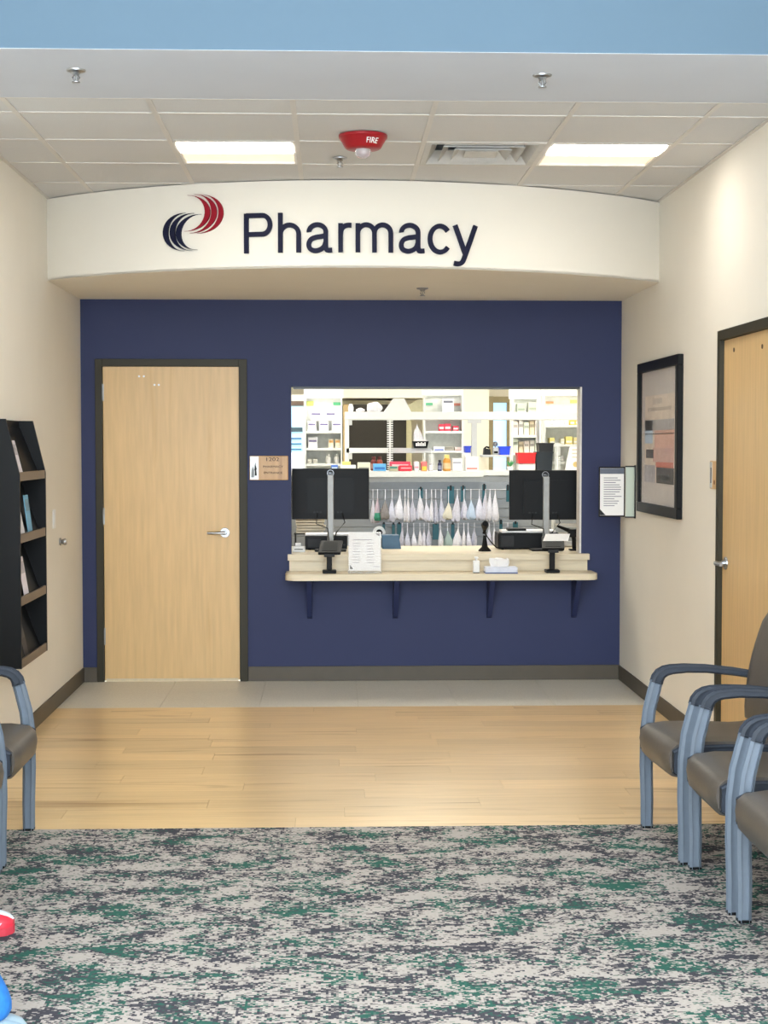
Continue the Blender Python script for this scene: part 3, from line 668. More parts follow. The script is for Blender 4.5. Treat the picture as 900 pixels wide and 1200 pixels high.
# monitors seen from behind
def monitor(u0, u1, v0, v1, label, Y=10.80, tilt=0):
    x0, z1 = at(u0, v0, Y); x1, z0 = at(u1, v1, Y); xc = (x0+x1)/2+tilt
    t = thing('monitor', label, 'monitor', (xc, Y, cz))
    part('screen_housing', bx(x0, x1, Y, Y+.018, z0, z1, bev=.003), M_BLACK, t)
    b = nb(); prism(b, [(xc-.17, z0+.03), (xc+.17, z0+.03), (xc+.17, z1-.06), (xc-.17, z1-.06)], 1, Y-.022, Y+.001)
    bmesh.ops.bevel(b, geom=b.edges[:], offset=.012, segments=2, affect='EDGES'); rb = part('rear_bulge', b, M_BLACKG, t)
    pw = .022
    part('stand_column', bx(xc-pw, xc+pw, Y-.055, Y-.024, cz+.012, z1-.045, bev=.004), mat('stand_silver', (160, 160, 158), .45, .2), t, label='silver stand column')
    part('stand_base', bx(xc-.11, xc+.11, Y-.13, Y+.05, cz, cz+.012, bev=.004), M_DARK, t)
    zr = z1-.033
    b = nb()
    for k in range(28):
        a0, a1 = 2*PI*k/28, 2*PI*(k+1)/28; q = []
        for yy in (Y-.0005, Y-.0035):
            for rr, aa in ((.024, a0), (.024, a1), (.0205, a1), (.0205, a0)): q.append(b.verts.new((xc+rr*math.cos(aa), yy, zr+rr*math.sin(aa))))
        b.faces.new(q[0:4]); b.faces.new(q[4:8][::-1]); b.faces.new((q[0], q[4], q[5], q[1])); b.faces.new((q[3], q[2], q[6], q[7]))
    lg2 = part('logo_ring', b, mat('logo_grey', (150, 152, 156), .3, .5), t)
    part('logo_lettering', text_fit('DELL', xc-.016, xc+.016, zr-.006, zr+.006, Y-.001), MATS['logo_grey'], lg2)
    for k in range(5): part('port', bx(xc-.12+k*.022+(.10 if k > 2 else 0), xc-.106+k*.022+(.10 if k > 2 else 0), Y-.024, Y-.0215, z0+.045, z0+.056), M_DARK, rb)
    b = nb(); tube(b, [(xc+.08, Y-.024, z0+.05), (xc+.1, Y-.03, z0-.02), (xc+.04, Y-.05, z0-.09), (xc+.012, Y-.062, cz+.05), (xc+.05, Y-.02, cz+.015)], .004, 6); part('cable', b, M_BLACK, t, True)
    b = nb(); tube(b, [(xc-.09, Y-.024, z0+.05), (xc-.1, Y-.03, z0-.03), (xc-.02, Y-.06, z0-.06), (xc-.01, Y-.062, cz+.06)], .0035, 6); part('cable', b, M_BLACK, t, True)
    return t
monitor(342, 432.5, 549, 608.5, 'black monitor seen from behind at the left of the counter')
monitor(597, 681, 551, 609, 'black monitor seen from behind at the right of the counter', tilt=.0)
# desktop computers lying flat behind the ledge
def desktop(u0, u1, v0, Y, label, d=.26):
    x0, z1 = at(u0, v0, Y); x1, _ = at(u1, v0, Y); t = thing('desktop_computer', label, 'computer', ((x0+x1)/2, Y+d/2, cz))
    part('case', bx(x0, x1, Y, Y+d, cz+.004, z1, bev=.006), M_BLACKG, t)
    part('vent_panel', bx(x0+.02, x0+.11, Y-.003, Y+.001, cz+.02, z1-.02, bev=.001), M_DARK, t)
    for k in range(4): part('port', bx(x1-.03-k*.028, x1-.014-k*.028, Y-.002, Y+.001, cz+.03, cz+.04), M_DARK, t)
    for X in (x0+.02, x1-.04): part('foot', bx(X, X+.02, Y+.02, Y+.05, cz, cz+.004), M_BLACK, t)
    return x0, x1, z1
a0, a1, az = desktop(357.5, 407, 628, 10.86, 'black desktop computer lying flat behind the left card reader')
b0, b1, bz_ = desktop(584, 655, 624.5, 10.86, 'black desktop computer lying flat behind the right card reader')
solo('paper_stack', bx(a0+.0, a1+.1, 10.88, 11.08, az, az+.012, bev=.001), M_PAPER, 'flat white paper stack on the left black computer', 'paper')
o = thing('document_tray', 'black document tray on white papers atop right computer', 'tray', ((b0+b1)/2, 10.98, bz_))
part('papers', bx(b0+.03, b1-.02, 10.88, 11.08, bz_, bz_+.014), M_PAPER, o); part('tray', bx(b0+.07, b0+.2, 10.87, 11.0, bz_+.014, bz_+.03, bev=.003), M_BLACK, o)
# card readers on posts
def reader(u, label, u0, u1, v0, v1, paper):
    Y = 10.27; X, _ = at(u, 660, Y); t = thing('card_reader_stand', label, 'card reader', (X, Y, .751))
    part('base', bx(X-.046, X+.046, Y-.05, Y+.05, .751, .772, bev=.004), M_BLACK, t)
    zt = at(u, v1, Y)[1]
    part('post', bx(X-.018, X+.018, Y-.012, Y+.014, .772, zt+.01, bev=.003), M_BLACK, t)
    x0 = at(u0, v1, Y)[0]; x1 = at(u1, v0, Y)[0]; z1 = at(u, v0, Y)[1]
    b = nb(); w0 = X-.07; w1 = X+.05
    vs = [(-.075, -.05, 0), (.075, -.05, 0), (.09, .09, z1-zt-.012), (-.06, .09, z1-zt-.012)]
    lo = [b.verts.new((X+p[0], Y+p[1], zt+p[2])) for p in vs]; hi = [b.verts.new((X+p[0], Y+p[1]-.006, zt+p[2]+.018)) for p in vs]
    b.faces.new(lo); b.faces.new(hi[::-1])
    for k in range(4): b.faces.new((lo[k], lo[(k+1) % 4], hi[(k+1) % 4], hi[k]))
    bmesh.ops.bevel(b, geom=b.edges[:], offset=.004, segments=1, affect='EDGES')
    hd = part('reader_head', b, M_BLACK, t)
    b = nb(); vs2 = [(-.05, -.03), (.05, -.03), (.06, .07), (-.04, .07)]
    def zz(y): return zt+.0185+(z1-zt-.012)*(y+.05)/.14
    lo = [b.verts.new((X+p[0], Y+p[1]-.0065, zz(p[1])-.004)) for p in vs2]; hi = [b.verts.new((X+p[0], Y+p[1]-.0075, zz(p[1])+.001)) for p in vs2]
    b.faces.new(lo); b.faces.new(hi[::-1])
    for k in range(4): b.faces.new((lo[k], lo[(k+1) % 4], hi[(k+1) % 4], hi[k]))
    part('display', b, mat('reader_screen', (26, 30, 30), .6, spec=.2), hd, label='grey reader display')
    part('clip', bx(X-.035, X+.035, Y-.062, Y-.052, zt-.012, zt+.01, bev=.002), M_DARK, hd)
    if paper:
        b = nb(); q = [(-.06, .02), (.11, .02), (.135, .1), (-.03, .1)]
        lo = [b.verts.new((X+p[0], Y+p[1], zz(p[1])+.006)) for p in q]; hi = [b.verts.new((X+p[0], Y+p[1], zz(p[1])+.008)) for p in q]
        b.faces.new(lo); b.faces.new(hi[::-1])
        for k in range(4): b.faces.new((lo[k], lo[(k+1) % 4], hi[(k+1) % 4], hi[k]))
        part('signature_slip', b, M_PAPER, hd, label='white paper slip')
reader(386, 'black card reader on a post before the left monitor', 370, 402, 635, 650, False)
reader(647, 'black card reader on a post holding white paper, right end of counter', 635, 670, 630, 645, True)
# notice in acrylic stand
x0, z1 = at(408, 623, 10.25); x1, _ = at(447, 623, 10.25)
nt_ = thing('counter_notice', 'white printed notice in a clear stand on the counter', 'notice', ((x0+x1)/2, 10.26, .751))
sh = part('sheet', bx(x0+.004, x1-.004, 10.255, 10.258, .768, z1-.004), M_PAPER, nt_)
part('clear_front', bx(x0, x1, 10.251, 10.2535, .753, z1), mat('clear_acrylic', (250, 250, 250), .06, var=0., alpha=.12), nt_)
part('clear_foot', bx(x0, x1, 10.24, 10.33, .751, .755, bev=.001), mat('clear_acrylic_foot', (236, 232, 224), .1, var=0., alpha=.5), nt_)
b = nb(); prism(b, [(x0+.012, .778), (x0+.034, .778), (x0+.012, .81)], 1, 10.254, 10.255); part('corner_mark', b, M_DARK, sh)
b = nb(); prism(b, [(x1-.012, z1-.012), (x1-.045, z1-.012), (x1-.012, z1-.034)], 1, 10.254, 10.255); part('corner_mark', b, mat('mauve_ink', (120, 108, 112), .8), sh)
b = nb(); box(b, x0+.03, x1-.06, 10.254, 10.255, z1-.058, z1-.053)
for k in range(8):
    zz_ = z1-.08-k*.0185
    box(b, x0+.03, x0+.03+rnd.uniform(.035, .06), 10.254, 10.255, zz_, zz_+.0035); box(b, x0+.125, x0+.125+rnd.uniform(.035, .06), 10.254, 10.255, zz_, zz_+.0035)
box(b, x1-.055, x1-.012, 10.254, 10.255, .793, .797)
part('print_lines', b, M_INK, sh, kind='stuff')
# tissue box, dispenser
X0, _ = at(568.5, 668, 10.22); X1, _ = at(606, 668, 10.22)
tb_ = thing('tissue_box', 'flat white and blue tissue box on the counter', 'tissue box', ((X0+X1)/2, 10.25, .751))
part('carton', bx(X0, X1, 10.19, 10.31, .757, .793, bev=.002), mat('carton_pale', (214, 218, 232), .5), tb_); part('blue_base', bx(X0-.0005, X1+.0005, 10.1895, 10.3105, .751, .758), mat('carton_blue', (48, 66, 130), .5), tb_)
b = nb(); n = 14; rings = []
for k in range(5):
    f_ = k/4; rings.append([b.verts.new(((X0*.55+X1*.45)+.055*(1+.25*f_)*math.cos(2*PI*q/n)*(1+.15*math.sin(3*q+k)), 10.25+.02*math.sin(2*PI*q/n)*(1+.3*math.sin(2*q)), .792+.055*f_*(1+.12*math.sin(5*q)))) for q in range(n)])
for A, B in zip(rings, rings[1:]):
    for k in range(n): b.faces.new((A[k], A[(k+1) % n], B[(k+1) % n], B[k]))
b.faces.new(rings[-1]); part('tissue', b, M_PAPER, tb_, label='white tissue sticking out')
X, _ = at(558.5, 668, 10.22)
dp = thing('sanitizer_dispenser', 'small white pump dispenser beside the tissue box', 'dispenser', (X, 10.25, .751))
part('body', bx(X-.022, X+.022, 10.23, 10.275, .751, .835, bev=.006, seg=2), M_WHITE, dp); part('dark_foot', bx(X-.02, X+.02, 10.228, 10.272, .751, .757), M_DARK, dp)
b = nb(); cyl(b, (X, 10.252, .835), (X, 10.252, .85), .008, n=12); box(b, X-.012, X+.012, 10.222, 10.262, .848, .86, bev=.003); part('pump', b, M_WHITE, dp)
# barcode scanner on a cone stand
X, _ = at(568, 640, 10.7); zs = at(568, 616, 10.7)[1]
bs = thing('barcode_scanner', 'black handheld scanner upright on a cone stand behind the ledge', 'scanner', (X, 10.7, cz))
b = nb(); lathe(b, [(.045, 0), (.044, .008), (.022, .03), (.012, .09), (.011, .11)], (X, 10.7, cz), 20); part('stand', b, M_BLACK, bs, True)
b = nb(); tube(b, [(X, 10.73, zs-.055), (X, 10.715, zs-.02), (X, 10.69, zs+.005), (X, 10.655, zs+.018)], [.014, .018, .027, .02], 12); part('scanner_head', b, M_BLACK, bs, True)
b = nb(); tube(b, [(X, 10.74, zs-.05), (X+.05, 10.76, cz+.06), (X+.09, 10.78, cz+.02), (X+.14, 10.8, cz+.006)], .004, 6); part('cord', b, M_BLACK, bs, True)
# small white device left end, teal box, phone, tape roll, paper trays
x0, z1 = at(342.5, 641, 10.62); x1, _ = at(357.5, 641, 10.62)
wdv = thing('label_printer', 'small white device with dark slot at the left end of ledge', 'printer', ((x0+x1)/2, 10.67, cz))
part('body', bx(x0, x1, 10.625, 10.72, cz, z1, bev=.004), M_WHITE, wdv); part('slot', bx(x0+.014, x1-.016, 10.6225, 10.6255, cz+.018, z1-.014), M_BLACK, wdv)
b = nb(); cyl(b, (x0+.02, 10.67, z1+.012), (x1-.03, 10.67, z1+.012), .014, n=14); part('paper_roll', b, M_PAPER, wdv, True)
x0, z1 = at(448, 628, 10.95); x1, _ = at(467, 628, 10.95)
tbx = thing('teal_bin', 'dark teal plastic bin behind the counter notice', 'bin', ((x0+x1)/2, 11.0, cz))
b = nb(); prism(b, [(x0, cz), (x1+.02, cz), (x1, z1), (x0, z1)], 1, 10.95, 11.08); part('body', b, mat('teal_plastic', (38, 84, 116), .4), tbx); part('rim', bx(x0-.004, x1+.004, 10.945, 11.085, z1-.006, z1+.004, bev=.001), MATS['teal_plastic'], tbx)
x0, z0_ = at(437, 624, 11.15)
tr = thing('tape_roll', 'white roll with black core standing above the teal bin', 'tape roll', (x0+.04, 11.15, cz))
b = nb(); cyl(b, (x0+.045, 11.13, z0_+.0), (x0+.045, 11.17, z0_+.0), .045, n=24); part('roll', b, M_WHITE, tr, True)
b = nb(); cyl(b, (x0+.045, 11.128, z0_), (x0+.045, 11.172, z0_), .024, n=20); part('core', b, M_BLACK, tr, True)
part('stand', bx(x0-.0, x0+.09, 11.11, 11.19, cz, z0_-.04, bev=.004), M_DARK, tr)
x0, z1 = at(346, 606, 11.12); x1, z0_ = at(382, 625, 11.12)
pt_ = thing('paper_tray', 'cream papers in a wire tray beneath the left monitor', 'paper tray', ((x0+x1)/2, 11.18, cz))
for k in range(6): part('paper', bx(x0+rnd.uniform(0, .01), x1-rnd.uniform(0, .02), 11.13, 11.26, z0_+k*(z1-z0_)/6, z0_+(k+.75)*(z1-z0_)/6), mat('cream_paper', (228, 218, 196), .8), pt_)
part('tray', bx(x0-.01, x1+.01, 11.12, 11.27, z0_-.008, z0_-.001), M_BLACK, pt_)
for X in (x0, x1): part('tray_leg', bx(X-.005, X+.005, 11.13, 11.26, cz, z0_-.008), M_BLACK, pt_)
x0, z1 = at(650, 615, 11.12); x1, z0_ = at(680, 640, 11.12)
pt_ = thing('paper_tray', 'stacked white paper sheets on the worktop at far right', 'paper tray', ((x0+x1)/2, 11.18, cz))
for k in range(4): part('shelf', bx(x0, x1, 11.12, 11.26, cz+.01+k*.065, cz+.014+k*.065), M_SHELF, pt_); part('paper', bx(x0+.01, x1-.01, 11.13, 11.25, cz+.014+k*.065, cz+.034+k*.065), M_PAPER, pt_)
for X in (x0, x1): part('tray_side', bx(X-.004, X+.004, 11.12, 11.26, cz, cz+.27), M_SHELF, pt_)
X, zt = at(664, 622, 10.74)
ph = thing('scanner_arm', 'black bent scanner arm at the right end behind the ledge', 'scanner', (X+.05, 10.74, cz))
b = nb(); tube(b, [(X+.055, 10.74, cz), (X+.052, 10.74, cz+.08), (X+.045, 10.74, zt-.03), (X+.02, 10.735, zt), (X-.03, 10.72, zt+.02), (X-.07, 10.71, zt+.035)], [.014, .015, .018, .016, .011, .008], 10); part('arm', b, M_BLACK, ph, True)
part('scanner_body', bx(X+.01, X+.075, 10.71, 10.77, zt-.045, zt+.012, bev=.008, seg=2), M_BLACK, ph); part('foot', bx(X+.02, X+.09, 10.7, 10.78, cz, cz+.012, bev=.003), M_BLACK, ph)

# ================================================================== pharmacy room beyond
PX0, PX1, PY1, PH = -3.2, 4.6, 15.9, 2.75
struct('floor_pharmacy', slab(PX0, PX1, YB+WT, PY1, 0, .05), M_TERR)
M_PW = mat('pharmacy_cream', (236, 230, 212), .75, var=.01)
struct('wall_pharmacy_left', bx(PX0-.1, PX0, YB+WT, PY1, 0, PH), M_PW); struct('wall_pharmacy_right', bx(PX1, PX1+.1, YB+WT, PY1, 0, PH), M_PW); struct('wall_pharmacy_back', bx(PX0-.1, PX1+.1, PY1, PY1+.1, 0, PH), M_PW)
struct('wall_pharmacy_front', (lambda w_: (box(w_, PX0, XL, YB, YB+WT, 0, PH), box(w_, XR, PX1, YB, YB+WT, 0, PH), w_)[-1])(nb()), M_PW)
struct('ceiling_pharmacy', bx(PX0, PX1, YB+WT, PY1, PH, PH+.05), M_CEIL)
for i, (x, y) in enumerate([(-.4, 11.6), (1.9, 11.6), (-.4, 13.3), (1.9, 13.3), (.7, 14.9), (3.0, 14.6)]):
    t = thing('ceiling_light', ['lit ceiling panel over the left monitor', 'lit ceiling panel over the right monitor', 'lit ceiling panel over the left shelving', 'lit ceiling panel over the right shelving', 'lit ceiling panel at the rear cabinets', 'lit ceiling panel in the rear right corner'][i]+' inside the pharmacy', 'ceiling light', (x, y, PH-.02), 0, 'pharmacy ceiling panels')
    part('lens', bx(x-.58, x+.58, y-.28, y+.28, PH-.012, PH-.004), mat('pharmacy_lens', (255, 250, 238), .5, emit=TROFFER_IN, var=0.), t)
    b = nb(); box(b, x-.61, x+.61, y-.305, y-.28, PH-.02, PH-.001); box(b, x-.61, x+.61, y+.28, y+.305, PH-.02, PH-.001); box(b, x-.61, x-.58, y-.28, y+.28, PH-.02, PH-.001); box(b, x+.58, x+.61, y-.28, y+.28, PH-.02, PH-.001); part('frame', b, M_GRID, t)

# bag wall island
IY = 12.30
ix0, ix1 = at(425, 553, IY)[0]-.75, at(612, 553, IY)[0]+.9
itop = at(500, 552.5, IY)[1]
isl = thing('bag_island', 'grey slat-sided shelving island with white top behind the counter', 'shelving', ((ix0+ix1)/2, IY+.35, 0))
xe = at(566, 556, IY)[0]
M_SLAT = mat('slatwall_grey', (150, 155, 160), .5, var=.03)
zz_ = .5
while zz_ < itop-.12:
    part('slat', bx(ix0, ix1, IY+.02, IY+.04, zz_, min(zz_+.07, itop-.085), bev=.002), M_SLAT, isl); zz_ += .075
part('core', bx(ix0, ix1, IY+.036, IY+.6, 0, itop-.04), M_GREY, isl)
part('top_board', bx(ix0-.02, xe, IY-.06, IY+.62, itop-.045, itop, bev=.003), M_SHELF, isl); part('top_board', bx(xe+.004, ix1+.02, IY-.0, IY+.62, itop-.035, itop+.002, bev=.003), M_SHELF, isl)
# hanging rods
def rod(u0, u1, v, label):
    x0, z = at(u0, v, IY-.03); x1, _ = at(u1, v, IY-.03)
    t = thing('hanging_rod', label, 'rod', ((x0+x1)/2, IY, z))
    b = nb(); cyl(b, (x0, IY-.03, z), (x1, IY-.03, z), .0045, n=10); part('rail', b, M_CHROME, t, True)
    for k in range(5):
        X = x0+(x1-x0)*(k+.1)/4.2; b = nb(); cyl(b, (X, IY+.02, z), (X, IY-.03, z), .004, n=8); part('peg', b, M_CHROME, t, True)
    return z
zr1 = rod(433, 600, 574, 'upper chrome rod holding hanging bags'); zr2 = rod(440, 606, 613.5, 'lower chrome rod holding hanging bags')
M_BAG = [mat('bag_film_a', (216, 214, 226), .3, var=.12, scale=60), mat('bag_film_b', (200, 200, 214), .3, var=.14, scale=60), mat('bag_film_c', (228, 226, 232), .3, var=.1, scale=60)]
def bag_bm(w, hh, seed, full=1.):
    r = random.Random(seed); b = nb(); n = 10; rings = []; st_ = [(0, .10, .3), (.12, .2, .4), (.3, .5, .6), (.5, .82, .85), (.7, 1., 1), (.88, 1.06, 1), (.97, .9, .7), (1., .5, .3)]
    ph_ = r.uniform(0, 6); sw_ = r.uniform(-.25, .25)
    for f_, wf, tf in st_:
        rings.append([b.verts.new((w/2*wf*math.cos(2*PI*k/n)*(1+.14*math.sin(3*k+ph_+f_*5))+sw_*w*f_, .02*full*tf*math.sin(2*PI*k/n)*(1+.3*math.sin(2*k+ph_)), -f_*hh*(1+(.06*math.sin(k*2.3+ph_) if f_ > .9 else 0)))) for k in range(n)])
    for A, B in zip(rings, rings[1:]):
        for k in range(n): b.faces.new((A[k], A[(k+1) % n], B[(k+1) % n], B[k]))
    b.faces.new(rings[0]); b.faces.new(rings[-1][::-1]); return b
ORD = ['first', 'second', 'third', 'fourth', 'fifth', 'sixth', 'seventh', 'eighth', 'ninth', 'tenth', 'eleventh', 'twelfth', 'thirteenth', 'fourteenth', 'fifteenth', 'sixteenth', 'seventeenth', 'eighteenth', 'nineteenth', 'twentieth', 'twenty-first']
NB = {1: 0, 2: 0}; NT = {1: 0, 2: 0}
def bag(zx, zw, zt, zb_, row, kind=0):
    """zx.. measured in the survey sheet (5 units = 1 px)"""
    u, v0, v1 = 425+zx/5, 550+zt/5, 550+zb_/5; Y = IY-.045-.014*((zx//9) % 3)
    X, z0 = at(u, v0, Y); _, z1 = at(u, v1, Y); wd_ = zw/5*Y/F_PX*1.15; hh = z0-z1; zr = zr1 if row == 1 else zr2
    rn = 'upper' if row == 1 else 'lower'
    k_ = NB[row]; NB[row] += 1
    lab = {0: 'clear whitish plastic bag, %s from left of bags on the %s rod' % (ORD[k_], rn), 1: 'hanging bag with green contents at left end of upper row', 2: 'grey mesh-like hanging bag in the upper row', 3: 'cream coloured hanging bag in the middle of the upper row', 4: 'pale blue hanging bag in the right of the upper row', 5: 'greenish hanging bag in the lower row'}[kind]
    t = thing('hanging_bag', lab, 'bag', (X, Y, z1), 0, 'bags hanging on the rods')
    m = {0: M_BAG[int(zx) % 3], 1: mat('bag_mauve', (206, 186, 196), .4), 2: mat('bag_grey', (138, 132, 130), .5, var=.2, scale=90), 3: mat('bag_cream', (226, 220, 200), .5), 4: mat('bag_blue', (196, 212, 232), .35), 5: mat('bag_sage', (158, 176, 170), .4)}[kind]
    b = bag_bm(wd_, hh, int(zx)); bmesh.ops.translate(b, verts=b.verts, vec=(0, 0, hh)); part('pouch', b, m, t, True, local=True)
    if kind == 1:
        b = nb(); lathe(b, [(wd_*.40, .008), (wd_*.5, .03), (wd_*.42, .07)], (0, -.012, 0), 10); part('contents', b, mat('green_bits', (52, 140, 112), .5), t, local=True)
    part('hang_strip', bx(-.003, .003, -.0015, .0015, hh-.004, zr-z1+.006), M_BAG[2], t, local=True)
up = [(60, 24, 165, 308, 0), (87, 38, 170, 306, 1), (132, 44, 180, 290, 2), (172, 38, 165, 303, 0), (218, 50, 150, 290, 0), (248, 24, 160, 303, 0), (266, 24, 160, 305, 0), (292, 30, 170, 303, 0), (335, 44, 150, 290, 0), (372, 38, 190, 302, 0), (404, 24, 165, 303, 0), (427, 24, 165, 310, 0), (460, 36, 165, 305, 0), (503, 48, 195, 290, 3), (555, 44, 145, 303, 0), (594, 36, 165, 290, 0), (634, 46, 180, 290, 4), (684, 42, 150, 292, 0), (720, 28, 120, 290, 0), (746, 30, 120, 295, 0), (776, 34, 125, 300, 0)]
for a_ in up: bag(a_[0], a_[1], a_[2], a_[3], 1, a_[4])
lo_ = [(232, 22, 330, 450, 0), (262, 30, 360, 452, 0), (299, 30, 360, 455, 0), (335, 26, 350, 455, 0), (360, 24, 340, 455, 0), (388, 28, 340, 455, 0), (455, 26, 340, 455, 0), (497, 50, 360, 458, 5), (560, 44, 345, 458, 0), (593, 22, 340, 455, 0), (618, 26, 350, 455, 0), (655, 30, 340, 455, 0), (742, 28, 330, 455, 0), (770, 28, 335, 455, 0), (850, 26, 330, 440, 0)]
for a_ in lo_: bag(a_[0], a_[1], a_[2], a_[3], 2, a_[4])
M_TEAL = mat('teal_card', (30, 92, 104), .5)
for zx, zw, zt, zb_, row in ((340, 26, 108, 170, 1), (516, 40, 100, 200, 1), (588, 28, 100, 190, 1), (712, 22, 90, 195, 1), (850, 18, 95, 190, 1), (124, 16, 315, 400, 2), (180, 18, 320, 400, 2), (214, 26, 315, 410, 2), (428, 36, 320, 412, 2), (528, 20, 320, 408, 2), (810, 18, 300, 375, 2), (895, 30, 310, 360, 2)):
    Y = IY-.036; x0, z1 = at(425+(zx-zw/2)/5, 550+zt/5, Y); x1, z0 = at(425+(zx+zw/2)/5, 550+zb_/5, Y)
    NT[row] += 1
    t = thing('hang_tag', 'dark teal divider card, %s from left on the %s rod' % (ORD[NT[row]-1], 'upper' if row == 1 else 'lower'), 'tag', ((x0+x1)/2, Y, z0), 0, 'teal divider cards on the rods')
    zr = zr1 if row == 1 else zr2
    part('card', bx(x0, x1, Y-.002, Y+.001, z0, z1, bev=.0008), M_TEAL, t); part('clip', bx((x0+x1)/2-.008, (x0+x1)/2+.008, Y-.003, Y+.002, min(z1, zr)-.006, max(z1, zr)+.008), M_DARK, t)

# upper shelving frame on the island
FY = 12.62
bx0, bz1 = at(404, 482.5, FY); bx1, bz0 = at(683, 492, FY); bx1 += .25
fr = thing('gondola_shelving', 'white gondola shelf frame standing on the island', 'shelving', ((bx0+bx1)/2, FY, itop))
part('top_beam', bx(bx0, bx1, FY, FY+.22, bz0, bz1, bev=.003), M_SHELF, fr)
mz1 = at(430, 525, FY)[1]; mz0 = at(430, 531, FY)[1]; xm = at(457, 525, FY)[0]; xr_ = at(506, 525, FY)[0]
part('mid_shelf', bx(bx0+.01, xm-.012, FY, FY+.22, mz0, mz1, bev=.003), M_SHELF, fr); part('mid_shelf', bx(xm+.012, xr_, FY, FY+.22, mz0, mz1, bev=.003), M_GREY, fr)
def standard(u, va, vb, w=.012):
    X, zt = at(u, va, FY-.004); zb_ = itop+.003 if vb is None else at(u, vb, FY)[1]
    p_ = part('slotted_post', bx(X-w/2, X+w/2, FY-.02, FY-.002, zb_, zt), M_SHELF, fr)
    b = nb(); z = zb_+.01
    while z < zt-.01: box(b, X-.024, X+.024, FY-.016, FY-.006, z, z+.010); z += .0185
    part('bracket_teeth', b, M_SHELF, p_, kind='stuff')
standard(457, 490, None); standard(506, 531, None); standard(653, 519, None)
part('post', bx(bx0, bx0+.035, FY, FY+.05, itop+.003, bz0), M_SHELF, fr); X = at(556, 490, FY)[0]; part('post', bx(X-.022, X+.022, FY, FY+.05, itop+.003, bz0), M_GREY, fr); X = at(635, 470, FY)[0]; part('post', bx(X-.012, X+.012, FY+.222, FY+.26, itop+.003, at(635, 462, FY)[1]), M_SHELF, fr)
part('post_bracket', bx(at(548, 490, FY)[0], at(564, 490, FY)[0], FY-.01, FY+.0, at(548, 496, FY)[1], bz0), M_GREY, fr)
x0, _ = at(565, 533, FY); x1, z_ = at(597, 533, FY); part('side_shelf', bx(x0, x1, FY-.02, FY+.2, z_-.018, z_, bev=.002), M_GREY, fr); sidez = z_
part('shelf_hook', bx(bx0+.03, bx0+.06, FY-.012, FY, bz0-.045, bz0), M_GREY, fr); part('shelf_hook', bx(bx0+.03, bx0+.06, FY-.012, FY, mz0-.05, mz0), M_GREY, fr)

def carton(name, label, u0, u1, v0, zbase, Y, rgb, mn, cat='box', d=.1, stripe=None, group=None, v1=None):
    x0, z1 = at(u0, v0, Y); x1, _ = at(u1, v0, Y)
    if v1 is not None: zbase = at(u0, v1, Y)[1]
    t = thing(name, label, cat, ((x0+x1)/2, Y+d/2, zbase), 0, group)
    part('body', bx(x0, x1, Y, Y+d, zbase, z1, bev=min(.003, (x1-x0)*.08)), mat(mn, rgb, .5, var=.04), t)
    if stripe:
        hgt = z1-zbase; s0, s1, c_, cn = stripe
        part('printed_band', bx(x0+(x1-x0)*.1, x1-(x1-x0)*.1, Y-.0012, Y+.0005, zbase+hgt*s0, zbase+hgt*s1), mat(cn, c_, .5, var=.05), t)
    return t
def bottle(label, u, wpx, v0, zbase, Y, rgb, mn, cap, cmn, group=None):
    X, z1 = at(u, v0, Y); r = wpx/2*Y/F_PX; hh = z1-zbase
    t = thing('bottle', label, 'bottle', (X, Y+r, zbase), 0, group)
    b = nb(); lathe(b, [(r*.9, 0), (r, hh*.04), (r, hh*.62), (r*.8, hh*.74), (r*.5, hh*.8)], (X, Y+r, zbase), 16); part('body', b, mat(mn, rgb, .3, var=.03), t, True)
    b = nb(); lathe(b, [(r*.62, hh*.78), (r*.64, hh*.98), (r*.56, hh)], (X, Y+r, zbase), 16); part('cap', b, mat(cmn, cap, .4), t, True)
    b = nb(); lathe(b, [(r*1.01, hh*.14), (r*1.01, hh*.5)], (X, Y+r, zbase), 16); part('sticker', b, mat(mn+'_st', tuple(min(255, int(c*.5+120)) for c in rgb), .5), t, True)
IT = itop+.003; TY = IY+.02
carton('medicine_box', 'light blue carton on the white island top', 437.5, 452.5, 543.5, IT, TY, (96, 170, 218), 'carton_sky', stripe=(.2, .55, (40, 110, 180), 'carton_sky_print'))
carton('medicine_box', 'small green and tan carton beside the light blue one', 456, 466.5, 546.5, IT, TY, (176, 170, 140), 'carton_tan', stripe=(.55, .95, (60, 130, 116), 'carton_green_print'))
carton('medicine_box', 'bright red carton on the white island top', 468.5, 483, 545.5, IT, TY, (222, 40, 60), 'carton_red', stripe=(.45, .62, (250, 190, 190), 'carton_red_print'))
carton('medicine_box', 'long flat pink-red carton behind the red one', 457, 481, 541, IT, TY+.12, (216, 70, 96), 'carton_rose', stripe=(.5, .7, (248, 210, 214), 'carton_rose_print'))
carton('medicine_box', 'narrow white carton with pink print right of the red carton', 485.5, 491, 541, IT, TY, (236, 228, 230), 'carton_wht', stripe=(.3, .5, (216, 150, 160), 'carton_pink_print'))
carton('medicine_box', 'pink and yellow carton on the island top', 494, 500.5, 541, IT, TY, (226, 112, 108), 'carton_salmon', stripe=(.05, .5, (246, 196, 60), 'carton_yel_print'))
bottle('small white bottle right of the pink and yellow carton', 505, 5.5, 543, IT, TY, (214, 214, 214), 'bottle_wht', (190, 190, 192), 'cap_grey')
bottle('slim navy bottle with dark cap on the island top', 515.5, 5, 539, IT, TY, (30, 36, 80), 'bottle_navy', (24, 26, 40), 'cap_navy')
bottle('amber bottle with pale yellow cap on the island top', 524, 9.5, 533, IT, TY, (214, 150, 60), 'bottle_amber', (240, 214, 130), 'cap_yellow')
